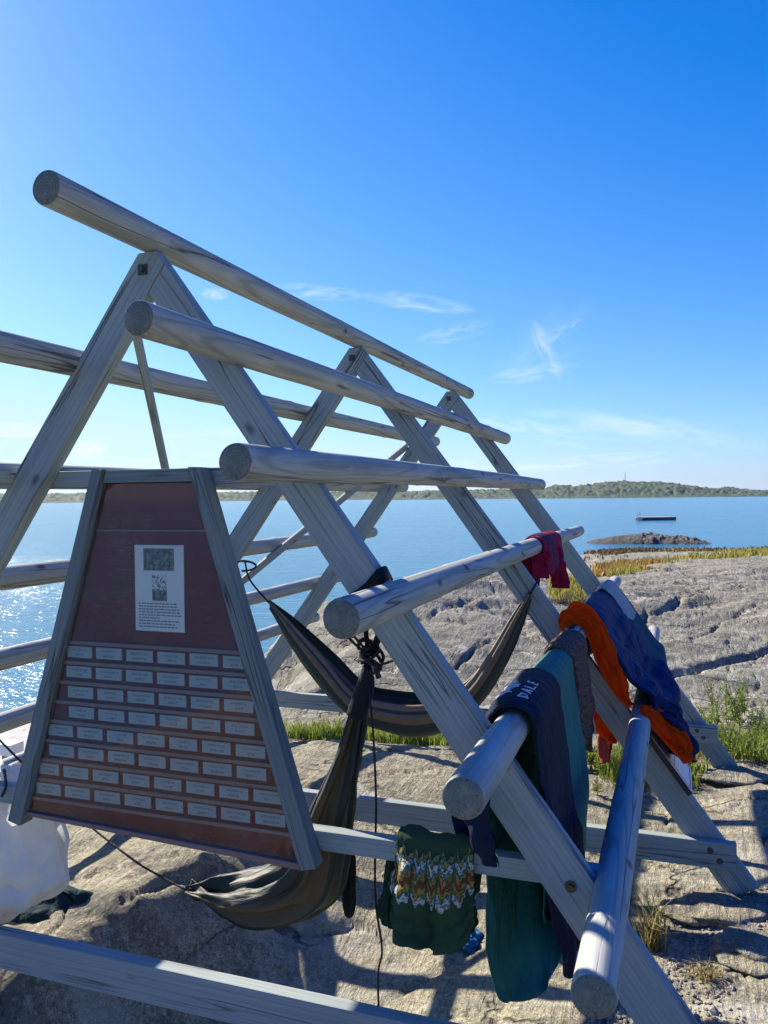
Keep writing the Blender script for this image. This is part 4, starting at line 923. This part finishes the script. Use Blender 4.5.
# white sign with a red border on the middle right leg
sgn = empty('notice_sign', V(-.25, 5.45, -1.7), 'white notice sign with thin red border lying on the sloping leg below the sleeping bag', 'notice sign')
d_leg = Vector((.591, 0, -.807)); n_leg = Vector((.807, 0, .591))
def slab(name, z_a, z_b, y0, y1, t0, t1, mat, par):
    """flat slab on the outer face of the middle right leg"""
    pa = Vector((XC+.833-.733*z_a, 0, z_a)); pb = Vector((XC+.833-.733*z_b, 0, z_b)); vs_ = []
    for t in (t0, t1):
        for p, y in ((pa, y0), (pb, y0), (pb, y1), (pa, y1)): q = p+n_leg*t; vs_.append(tuple(V(q.x, y, q.z)))
    return mesh_obj(name, vs_, [(3, 2, 1, 0), (4, 5, 6, 7), (0, 1, 5, 4), (1, 2, 6, 5), (2, 3, 7, 6), (3, 0, 4, 7)], mat, par, smooth=False)
SGN = mat_plain('white_sign_face', (.70, .71, .74), .35, .5, .05); RED = mat_plain('red_sign_border', (.42, .02, .05), .4, .5, .1); DKB = mat_plain('dark_sign_edge', (.03, .03, .032), .6)
za, zb2 = at_Y(645, 739, 5.40)[2], at_Y(692, 797, 5.40)[2]
slab('backing', za, zb2, 5.40, 5.86, .004, .036, DKB, sgn)
slab('face', za-.003, zb2+.003, 5.405, 5.855, .0365, .0395, SGN, sgn)
zm_ = (za+zb2)/2-.02
for a_, b_, ya, yb in ((za-.06, za-.067, 5.43, 5.83), (zb2+.022, zb2+.015, 5.43, 5.83), (za-.0675, zb2+.0225, 5.43, 5.437), (za-.0675, zb2+.0225, 5.823, 5.83), (zm_, zm_-.003, 5.4375, 5.8225)): slab('border', a_, b_, ya, yb, .0398, .0410, RED, sgn)

# white sack and dark bag at the left
SACK = mat_cloth('off_white_canvas', (.70, .70, .68), None, .8, 420, .25, .10, .15)
translucent(SACK, (.8, .8, .78), .3)
sack = empty('sack', V(-3.1, 3.2, -2.2), 'bulging off-white canvas sack hung behind the lower left corner of the name board', 'sack')
prof = []
for i, (x0_, x1_, y_, dp) in enumerate(((-14, 14, 770, .03), (-26, 30, 780, .06), (-36, 42, 796, .09), (-40, 52, 818, .11), (-40, 58, 842, .13), (-40, 64, 866, .14), (-38, 66, 882, .13), (-30, 50, 896, .09), (-16, 24, 907, .05), (-4, 8, 910, .01))):
    a3 = np.array(at_Y(x0_, y_-(6 if i > 5 else 0), 3.26)); b3 = np.array(at_Y(x1_-5, y_, 3.26)); c = (a3+b3)/2; h = (b3-a3)/2
    prof.append((i/9, [tuple(c+h*math.cos(t)*(1+.08*math.cos(2*t))+np.array([0, -dp*math.sin(t), 0])) for t in np.linspace(0, 2*math.pi, 22)]))
loft('bag_body', prof, 70, 90, SACK, sack, folds=[(.016, .4, 4.0, .3), (.010, 1.2, 7, 1.2), (.005, 3, 13, .4)], vtop=-.5, flat=0, thick=0, crease=.10, wob=.015, seed=15, freq=4)
rope('drawcord', [at_Y(2, 778, 3.25), at_Y(4, 770, 3.2), at_Y(6, 786, 3.06), at_Y(2, 796, 3.06)], .006, ROPE_M, sack, 16)
DKG = mat_cloth('dark_green_canvas', (.012, .026, .026), None, .8, 400, .3, .2)
def lumpy(name, cx, cy, rx, ry, h, mat, seed, **kw):
    z0 = min(gz(cx+a, cy+b) for a in (-rx, 0, rx) for b in (-ry, 0, ry))
    prof = []
    for i, (t, s_) in enumerate(((-.05, .86), (.05, 1.0), (.3, 1.04), (.6, .98), (.82, .80), (.95, .48), (1.0, .06))):
        prof.append((i/6, [(cx+rx*s_*math.copysign(abs(math.cos(a))**.7, math.cos(a)), cy+ry*s_*math.copysign(abs(math.sin(a))**.7, math.sin(a)), z0+h*t) for a in np.linspace(0, 2*math.pi, 24)]))
    return loft(name, prof, 50, 70, mat, folds=[(.012, .8, 4, .3), (.007, 2, 7, 1.2)], vtop=-.5, flat=0, thick=0, wob=.03, seed=seed, **kw)
gpos = at_Z(88, 850, -2.4)
lumpy('kit_bag', -3.72, 5.15, .26, .20, .34, DKG, 17, label='dark green kit bag lying on the rock behind the white sack', cat='bag')
lumpy('duffel_bag', -3.55, 3.75, .34, .22, .22, mat_cloth('dark_teal_canvas', (.010, .035, .045), None, .8, 400, .3, .2), 18, label='dark teal duffel bag low on the rock beneath the white sack', cat='bag')
bp = hit(462, 948)
lumpy('dry_bag', bp[0], bp[1]+.05, .11, .10, .10, mat_cloth('bright_blue_nylon', (.012, .11, .25), None, .5, 300, .2), 19, label='small bright blue bag on the rock under the green sweater', cat='bag')

exec_nature = True
# =================================================================== VEGETATION
def mat_blade(name, c1, c2, c3):
    m = N(name); r = m.n('ShaderNodeNewGeometry').outputs['Random Per Island']
    c = m.ramp(r, [(0, c1), (.55, c2), (1, c3)])
    tl = m.n('ShaderNodeBsdfTranslucent', ins={'Color': c}); m.set(Base_Color=c, Roughness=.55, Specular_IOR_Level=.25)
    mx = m.n('ShaderNodeMixShader', ins={0: .45, 1: m.b.outputs[0], 2: tl.outputs[0]}); m.t.links.new(mx.outputs[0], m.out.inputs[0]); return m.m
LUSH = mat_blade('fresh_grass', (.10, .16, .025), (.19, .26, .04), (.34, .32, .08))
DRY = mat_blade('dry_grass', (.22, .19, .06), (.30, .25, .09), (.36, .30, .14))
MEAD = mat_blade('meadow_grass', (.17, .18, .03), (.28, .255, .05), (.40, .32, .09))
RUST = mat_blade('rusty_heath', (.28, .16, .03), (.34, .20, .05), (.22, .17, .06))
LEAF = mat_blade('weed_leaf', (.10, .155, .025), (.19, .25, .04), (.30, .32, .07))
def blades(name, pts, h, w_, mat, seed, lean=.5, label=None, cat=None, kind='stuff', parent=None):
    rs = np.random.default_rng(seed); pts = np.asarray(pts, float); n = len(pts)
    z = ground_h(pts[:, 0], pts[:, 1])
    B = np.stack([pts[:, 0]*S, pts[:, 1]*S, z*S+CAMZ-.01], 1)
    a = rs.uniform(0, 6.283, n); hh = h*rs.uniform(.45, 1.2, n)*S; ww = w_*rs.uniform(.6, 1.3, n)*S; ln = rs.uniform(.1, 1, n)*lean*hh
    side = np.stack([np.cos(a), np.sin(a), 0*a], 1); ld = a+1.57+rs.normal(0, .5, n); ldv = np.stack([np.cos(ld), np.sin(ld), 0*a], 1)
    m1 = B+ldv*(ln*.3)[:, None]+np.stack([0*a, 0*a, hh*.6], 1); tp = B+ldv*ln[:, None]+np.stack([0*a, 0*a, hh*(1-.25*ln/hh)], 1)
    v = np.stack([B-side*ww[:, None]/2, B+side*ww[:, None]/2, m1+side*ww[:, None]*.38, m1-side*ww[:, None]*.38, tp], 1).reshape(-1, 3)
    f = []
    for i in range(n): k = i*5; f += [(k, k+1, k+2, k+3), (k+3, k+2, k+4)]
    return mesh_obj(name, v, f, mat, parent, label=label, cat=cat, kind=kind)
def region(n, fn, box, seed):
    rs = np.random.default_rng(seed); out = []
    while len(out) < n:
        x = rs.uniform(box[0], box[1], n*3); y = rs.uniform(box[2], box[3], n*3); k = fn(x, y) > rs.uniform(0, 1, n*3)
        out += list(zip(x[k], y[k]))
    return out[:n]
pat = lambda sc, lo, hi, sd: (lambda x, y: np.clip((vnoise(x*sc, y*sc, sd)-lo)/(hi-lo), 0, 1))
blades('grass', region(5200, lambda x, y: np.clip(1-np.abs(y-8.45-.12*x*0)/.42, 0, 1)*pat(1.6, .30, .55, 3)(x, y), (-4.6, -.5, 7.95, 8.95), 1), .17, .012, LUSH, 1, .6, 'short bright green grass filling the hollow between the flat slab and the bare rock', 'grass')
blades('grass', region(3600, lambda x, y: pat(1.5, .38, .6, 5)(x, y)*np.clip(1-((x-.85)/1.0)**2-((y-9.1)/.95)**2, 0, 1), (-.2, 1.9, 8.2, 10.1), 2), .26, .013, LUSH, 2, .8, 'tall yellow-green grass growing round the foot of the farthest right leg', 'grass')
blades('grass', region(2200, lambda x, y: pat(1.8, .36, .6, 6)(x, y)*np.clip(1-((x+.25)/.55)**2-((y-8.0)/.75)**2, 0, 1), (-.8, .35, 7.2, 8.8), 3), .20, .012, LUSH, 3, .8, 'green grass seen below the sleeping bag between the two far right legs', 'grass')
def polar(n, px0, px1, D0, D1, fn, seed):
    rs = np.random.default_rng(seed); out = []
    while len(out) < n:
        px = rs.uniform(px0, px1, n*2); D = rs.uniform(D0, D1, n*2); pr = rs.uniform(0, 1, n*2)
        P = np.array([at_D(a, 500, d)[:2] for a, d in zip(px, D)]); k = fn(px, D, P[:, 0], P[:, 1]) > pr
        out += P[k].tolist()
    return out[:n]
blades('meadow_grass', polar(15000, 625, 1250, 27, 60, lambda px, D, x, y: pat(.22, .48, .60, 9)(x, y)*pat(.6, .30, .6, 19)(x, y)*np.clip((px-632)/40, 0, 1), 4), .26, .06, MEAD, 4, .7, 'yellow-green shore grass between the bare rock and the sea', 'grass')
blades('heath', polar(4200, 585, 670, 22, 50, lambda px, D, x, y: pat(.3, .42, .6, 12)(x, y)*np.clip((px-588)/12, 0, 1)*np.clip((668-px)/15, 0, 1), 5), .22, .06, RUST, 5, .7, 'rusty orange low growth on the shore left of the yellow-green grass', 'heath')
blades('meadow_grass', polar(1500, 548, 592, 15.0, 18.5, lambda px, D, x, y: pat(.9, .40, .55, 14)(x, y), 6), .16, .02, MEAD, 6, .7, 'small grass patch on the bare rock seen past the crimson sweater', 'grass')
blades('meadow_grass', polar(700, 606, 640, 21, 25, lambda px, D, x, y: pat(.9, .35, .55, 15)(x, y), 7), .25, .03, MEAD, 7, .7, 'small grass patch on the bare rock just past the far end of the lower poles', 'grass')
WEEDY = mat_blade('brown_shore_weed', (.05, .038, .02), (.10, .065, .025), (.16, .10, .035))
blades('shore_weed', polar(3600, 583, 1000, 50, 66, lambda px, D, x, y: pat(.25, .40, .6, 23)(x, y)*np.clip((D-50)/6, 0, 1)*np.where(px < 660, 1, .5), 8), .30, .10, WEEDY, 10, .9, 'brown weed along the waterline of the shore in front of the islet', 'seaweed')
# dry tuft
tx, ty = at_Z(652, 940, -2.5)[:2]
rs = np.random.default_rng(11)
blades('dry_grass_tuft', [(tx+rs.normal(0, .035), ty+rs.normal(0, .03)) for _ in range(130)], .34, .007, DRY, 8, .9, 'dry straw-coloured grass tuft beside the lowest pole', 'grass tuft', kind=None)
tx, ty = at_Z(705, 968, -2.45)[:2]
blades('dry_grass_tuft', [(tx+rs.normal(0, .05), ty+rs.normal(0, .03)) for _ in range(110)], .10, .006, DRY, 9, 1.0, 'low brown dead grass tuft on the gravel at the lower right', 'grass tuft', kind=None)
# leafy weeds
def weed(x, y, h, seed, label, group):
    rs = random.Random(seed); z = gz(x, y); root = empty('weed', V(x, y, z), label, 'weed', group)
    stems = []; lv = []; lf = []
    for q in range(rs.randint(4, 7)):
        a = rs.uniform(0, 6.28); ln = rs.uniform(.1, .55); hh = h*rs.uniform(.6, 1.1)
        pts = [Vector((x*S, y*S, z*S+CAMZ-.01))+Vector((math.cos(a)*ln*t*t*hh*S, math.sin(a)*ln*t*t*hh*S, hh*S*t)) for t in np.linspace(0, 1, 7)]
        stems.append(tube_geo(pts, [.0035*(1-.6*t/6) for t in range(7)], 5))
        for k in range(int(14*hh/.4)+4):
            t = rs.uniform(.15, 1); i = min(int(t*6), 5); p = pts[i].lerp(pts[i+1], t*6-i); b = rs.uniform(0, 6.28); L = rs.uniform(.025, .06)*(1.2-.5*t); W = L*rs.uniform(.3, .5)
            d = Vector((math.cos(b), math.sin(b), rs.uniform(-.2, .8))).normalized(); sd_ = d.cross(Vector((0, 0, 1))).normalized(); up = sd_.cross(d)*L*.12
            o = len(lv); lv += [tuple(p), tuple(p+d*L*.5+sd_*W/2+up), tuple(p+d*L), tuple(p+d*L*.5-sd_*W/2+up)]; lf.append((o, o+1, o+2, o+3))
    v, f = merge(stems); mesh_obj('stem', v, f, LEAF, root); mesh_obj('foliage', lv, lf, LEAF, root, smooth=False)
rs = random.Random(21)
for q in range(20):
    px, py = rs.uniform(700, 772), rs.uniform(715, 768); x, y, _ = at_Z(px, py, -2.58)
    weed(x, y, rs.uniform(.28, .62), 300+q, 'leafy green weed in the tall clump behind the farthest right leg', 'weeds behind the farthest right leg')
for q in range(12):
    px, py = rs.uniform(296, 452), rs.uniform(738, 749); x, y, _ = at_Z(px, py, -2.66)
    weed(x, y, rs.uniform(.10, .20), 340+q, 'low leafy weed in the grassy hollow beyond the flat rock slab', 'weeds in the grassy hollow')
for q in range(7):
    px, py = rs.uniform(588, 625), rs.uniform(755, 800); x, y, _ = at_Z(px, py, -2.58)
    weed(x, y, rs.uniform(.14, .26), 360+q, 'low leafy weed under the sleeping bag between the poles', 'weeds under the sleeping bag')

# =================================================================== STONES
def stone(name, x, y, r, seed, label, cat='stone', sq=(1, .8, .6), group=None, par=None):
    bm = bmesh.new(); bmesh.ops.create_icosphere(bm, subdivisions=4, radius=1); z = gz(x, y)
    for v in bm.verts:
        n = mnoise.noise(v.co*1.3+Vector((seed, 0, 0)))*.45+mnoise.noise(v.co*3.1+Vector((0, seed, 0)))*.16+mnoise.noise(v.co*9+Vector((0, 0, seed)))*.04
        v.co *= 1+n; v.co = Vector((v.co.x*sq[0], v.co.y*sq[1], v.co.z*sq[2]))*r*S
    c = V(x, y, z+r*sq[2]*.25); vs_ = [tuple(v.co+c) for v in bm.verts]; fs = [tuple(v.index for v in f.verts) for f in bm.faces]; bm.free()
    return mesh_obj(name, vs_, fs, ROCK, None, label=label, cat=cat, group=group)
for q, (px, py, r, lab) in enumerate([(762, 952, .20, 'rounded grey boulder at the right edge beyond the gravel'), (722, 905, .22, 'sunlit flat stone just below the foot of the middle right leg'), (610, 826, .10, 'small pale stone half hidden behind the lowest pole'), (628, 812, .07, 'smaller pale stone beside the lowest pole'),
                                     (735, 772, .22, 'broad pale stone below the weeds at the farthest right leg')]):
    x, y, _ = at_Z(px, py, -2.45); stone('stone', x, y, r, 3.7*q+1, lab, sq=(1.3, .95, .24))
# gravel
rs = np.random.default_rng(5); geos = []
pv = []; pf = []
ico = bmesh.new(); bmesh.ops.create_icosphere(ico, subdivisions=1, radius=1); iv = np.array([v.co[:] for v in ico.verts]); ifc = np.array([[v.index for v in f.verts] for f in ico.faces]); ico.free()
gp_ = []
for _ in range(1500):
    px, py = rs.uniform(590, 800), rs.uniform(880, 1060); x, y, _z = at_Z(px, py, -2.45)
    if vnoise(np.array([x*2.2]), np.array([y*2.2]), 77)[0] > .42: gp_.append((x, y))
gp_ = np.array(gp_); gzz = ground_h(gp_[:, 0], gp_[:, 1])
for k, (x, y) in enumerate(gp_):
    r = rs.uniform(.004, .013)*(1+(rs.uniform() > .95)*1.2); q = iv*(1+rs.uniform(-.25, .25, (len(iv), 1)))*r*np.array([1, rs.uniform(.6, 1), rs.uniform(.4, .8)]); a = rs.uniform(0, 6.28)
    q = np.stack([q[:, 0]*math.cos(a)-q[:, 1]*math.sin(a), q[:, 0]*math.sin(a)+q[:, 1]*math.cos(a), q[:, 2]], 1)+np.array(V(x, y, gzz[k]))+np.array([0, 0, r*.3])
    pf += (ifc+len(pv)*0+k*len(iv)).tolist(); pv.append(q)
def mat_gravel():
    m = N('grey_gravel'); r = m.n('ShaderNodeNewGeometry').outputs['Random Per Island']; n = m.noise(m.coord(), 90, 3)
    c = m.mix(n, m.ramp(r, [(0, (.09, .087, .075)), (.5, (.20, .19, .16)), (1, (.36, .34, .29))]), (.2, .19, .18)); return m.set(Base_Color=c, Roughness=.85)
mesh_obj('gravel', np.vstack(pv), pf, mat_gravel(), None, smooth=False, kind='stuff', label='loose grey gravel on the rock around the lowest pole', cat='gravel')

# =================================================================== OUT ON THE WATER
def mat_islet():
    m = N('islet_rock'); co = m.coord(); n = m.noise(co, .35, 6, .65); n2 = m.noise(co, 2.0, 5, .7); x = m.n('ShaderNodeSeparateXYZ', ins={0: co}).outputs[0]
    c = m.mix(m.ramp(n, [(.4, 0.0), (.6, 1.0)]), (.085, .075, .06), (.15, .13, .10)); c = m.mix(m.ramp(n2, [(.4, .8), (.6, 0.0)]), c, (.05, .045, .04))
    return m.set(Base_Color=c, Roughness=.9, Normal=m.bump(n2, 1.0, .5))
cL = at_Z(583, 543, SEA_Z); cR = at_Z(713, 543.5, SEA_Z); nx, ny = 150, 44; iv_ = []
ax_ = np.array(cR[:2])-np.array(cL[:2]); pv_ = np.array([-ax_[1], ax_[0]])/np.linalg.norm(ax_)
for j in range(ny):
    for i in range(nx):
        u, t = i/(nx-1), j/(ny-1); p = np.array(cL[:2])+ax_*u+pv_*(t-.35)*5.5
        top = np.interp(u, [0, .08, .22, .40, .50, .60, .72, .80, .92, 1], [-.1, .22, .58, .80, .90, .74, .55, .62, .22, -.1])
        edge = max(0, 1-((t-.5)/.5)**2)**.6
        jag = (.05 if u < .46 else .30)*float(fbm(np.array([u*26]), np.array([t*7.]), 4, 4)[0])
        iv_.append(tuple(V(p[0], p[1], SEA_Z-.35+(top+.35+jag)*edge)))
mesh_obj('islet', iv_, [(j*nx+i, j*nx+i+1, (j+1)*nx+i+1, (j+1)*nx+i) for j in range(ny-1) for i in range(nx-1)], mat_islet(), None, kind='structure')
rl, rr_ = at_Z(638, 520.5, SEA_Z), at_Z(671.5, 520, SEA_Z)
raft = empty('floating_platform', V((rl[0]+rr_[0])/2, (rl[1]+rr_[1])/2, SEA_Z), 'dark flat floating platform moored on the open water beyond the islet', 'floating platform')
dx = np.array(rr_)-np.array(rl)
bar('hull', (rl[0]+dx[0]*.04, rl[1]+1.5, SEA_Z+.20), (rr_[0], rr_[1]+1.5, SEA_Z+.20), 3.2, .50, mat_plain('dark_float', (.035, .035, .04), .6), raft, .02)
bar('deck', (rl[0]+dx[0]*.03, rl[1]+1.5, SEA_Z+.51), (rr_[0]+.06, rr_[1]+1.5, SEA_Z+.51), 3.35, .12, mat_plain('grey_decking', (.34, .33, .30), .8), raft, .01)
bar('end_float', (rl[0]-.05, rl[1]+1.4, SEA_Z+.40), (rl[0]+dx[0]*.14, rl[1]+1.4, SEA_Z+.30), 3.5, .58, mat_plain('pale_float', (.5, .5, .48), .6), raft, .02)
v, f = merge([tube_geo([V(rl[0]+.3, rl[1]+z_, SEA_Z+.7), V(rl[0]+.3, rl[1]+z_, SEA_Z+1.35), V(rl[0]-.1, rl[1]+z_, SEA_Z+1.35), V(rl[0]-.25, rl[1]+z_, SEA_Z+.1)], .03, 6) for z_ in (.4, 1.0)]); mesh_obj('ladder_rail', v, f, IRON, raft)
# tide pool on the shore
pc = np.array(at_D(664, 563, 40)); hz_ = gz(pc[0], pc[1])
pv2 = [V(pc[0]+math.cos(t)*1.1*(1+.3*math.sin(3*t)), pc[1]+math.sin(t)*3.2*(1+.25*math.cos(2*t)), hz_+.10) for t in np.linspace(0, 2*math.pi, 40, endpoint=False)]
mesh_obj('tide_pool', [tuple(p) for p in pv2], [tuple(range(40))], SEA, None, kind='structure')
# mast and cottages on the far hill
mp = np.array(at_D(625, 484, 1700)); STEEL = mat_plain('galvanised_steel', (.35, .36, .37), .5, .5, .1, 1, .3)
mast = empty('radio_mast', V(mp[0], mp[1], mp[2]-8), 'thin lattice radio mast on the wooded hill across the water', 'mast')
g = []
for k in range(3):
    a = k*2.094; g.append(tube_geo([V(mp[0]+1.5*math.cos(a), mp[1]+1.5*math.sin(a), mp[2]-8), V(mp[0]+.35*math.cos(a), mp[1]+.35*math.sin(a), mp[2]+22)], .30, 5))
for h in range(12):
    r0 = 1.5-1.15*h/12; z = mp[2]-8+h*2.5
    for k in range(3):
        a, b = k*2.094, (k+1)*2.094; g.append(tube_geo([V(mp[0]+r0*math.cos(a), mp[1]+r0*math.sin(a), z), V(mp[0]+r0*math.cos(b), mp[1]+r0*math.sin(b), z+2.4)], .12, 4))
v, f = merge(g); mesh_obj('lattice_tower', v, f, STEEL, mast, smooth=False)
v, f = tube_geo([V(mp[0], mp[1], mp[2]+22), V(mp[0], mp[1], mp[2]+28)], .18, 5); mesh_obj('antenna', v, f, STEEL, mast)

# jetty at the left -------------------------------------------------------
DECK = mat_wood('bleached_deck_plank', base=(.42, .40, .37), light=(.52, .50, .47), ring=.02, round_=False)
JZ = -3.45
jet = empty('jetty', V(-10.3, 10.0, JZ-.4), 'bleached plank jetty over the water behind the lower left poles', 'jetty')
c0 = np.array(at_Z(-190, 775, JZ)); c1 = np.array(at_Z(40, 712, JZ)); c2 = np.array(at_Z(40, 775, JZ)); c3 = c0+(c2-c1)
n_p = 26
for k in range(n_p):
    t = (k+.5)/n_p; a = c0+(c3-c0)*t; b = c1+(c2-c1)*t; wd = np.linalg.norm((c3-c0)[:2])/n_p
    bar('plank', tuple(a), tuple(b), wd*.93, .045, DECK, jet, .004)
bar('fascia_beam', tuple(c2+np.array([0, 0, -.14])), tuple(c3+np.array([0, 0, -.14])), .10, .20, WOOD_S, jet, .006)
for q in range(4):
    p = c3+(c2-c3)*(q+.3)/4; v, f = tube_geo([V(p[0], p[1], JZ-.05), V(p[0], p[1], JZ-2.4)], .10, 12); mesh_obj('pile', v, f, WOOD_S, jet)
bp_ = np.array(at_Z(10, 766, JZ+.03)); bol = empty('mooring_bollard', V(*bp_), 'white capped mooring bollard on twin posts on the jetty', 'bollard')
WP = mat_plain('white_painted_metal', (.72, .73, .72), .5, .4, .08)
sx = .11
for s_ in (-1, 1): bar('post', (bp_[0]+s_*.065, bp_[1], bp_[2]), (bp_[0]+s_*.065, bp_[1], bp_[2]+.16), .07, .07, mat_plain('grey_post', (.16, .16, .16), .7), bol, .004, up=(0, 1, 0))
bar('cap', (bp_[0]-.13, bp_[1], bp_[2]+.235), (bp_[0]+.13, bp_[1], bp_[2]+.235), .22, .15, WP, bol, .01)

# =================================================================== AIR
hz_m = bpy.data.materials.new('summer_haze'); hz_m.use_nodes = True; ht = hz_m.node_tree; ht.nodes.remove(ht.nodes['Principled BSDF'])
pv_n = ht.nodes.new('ShaderNodeVolumePrincipled'); pv_n.inputs['Density'].default_value = .000045; pv_n.inputs['Color'].default_value = (.80, .90, 1.0, 1); pv_n.inputs['Anisotropy'].default_value = .3
ht.links.new(pv_n.outputs[0], ht.nodes['Material Output'].inputs['Volume'])
hb_ = bmesh.new(); bmesh.ops.create_cube(hb_, size=1)
for v_ in hb_.verts: v_.co = Vector((v_.co.x*16000, v_.co.y*16000, (-12.0 if v_.co.z < 0 else 75.0)))
hm_ = bpy.data.meshes.new('haze'); hb_.to_mesh(hm_); hb_.free(); hm_.materials.append(hz_m)
link(bpy.data.objects.new('haze', hm_), None, kind='stuff', label='thin summer haze over the sea', cat='haze')
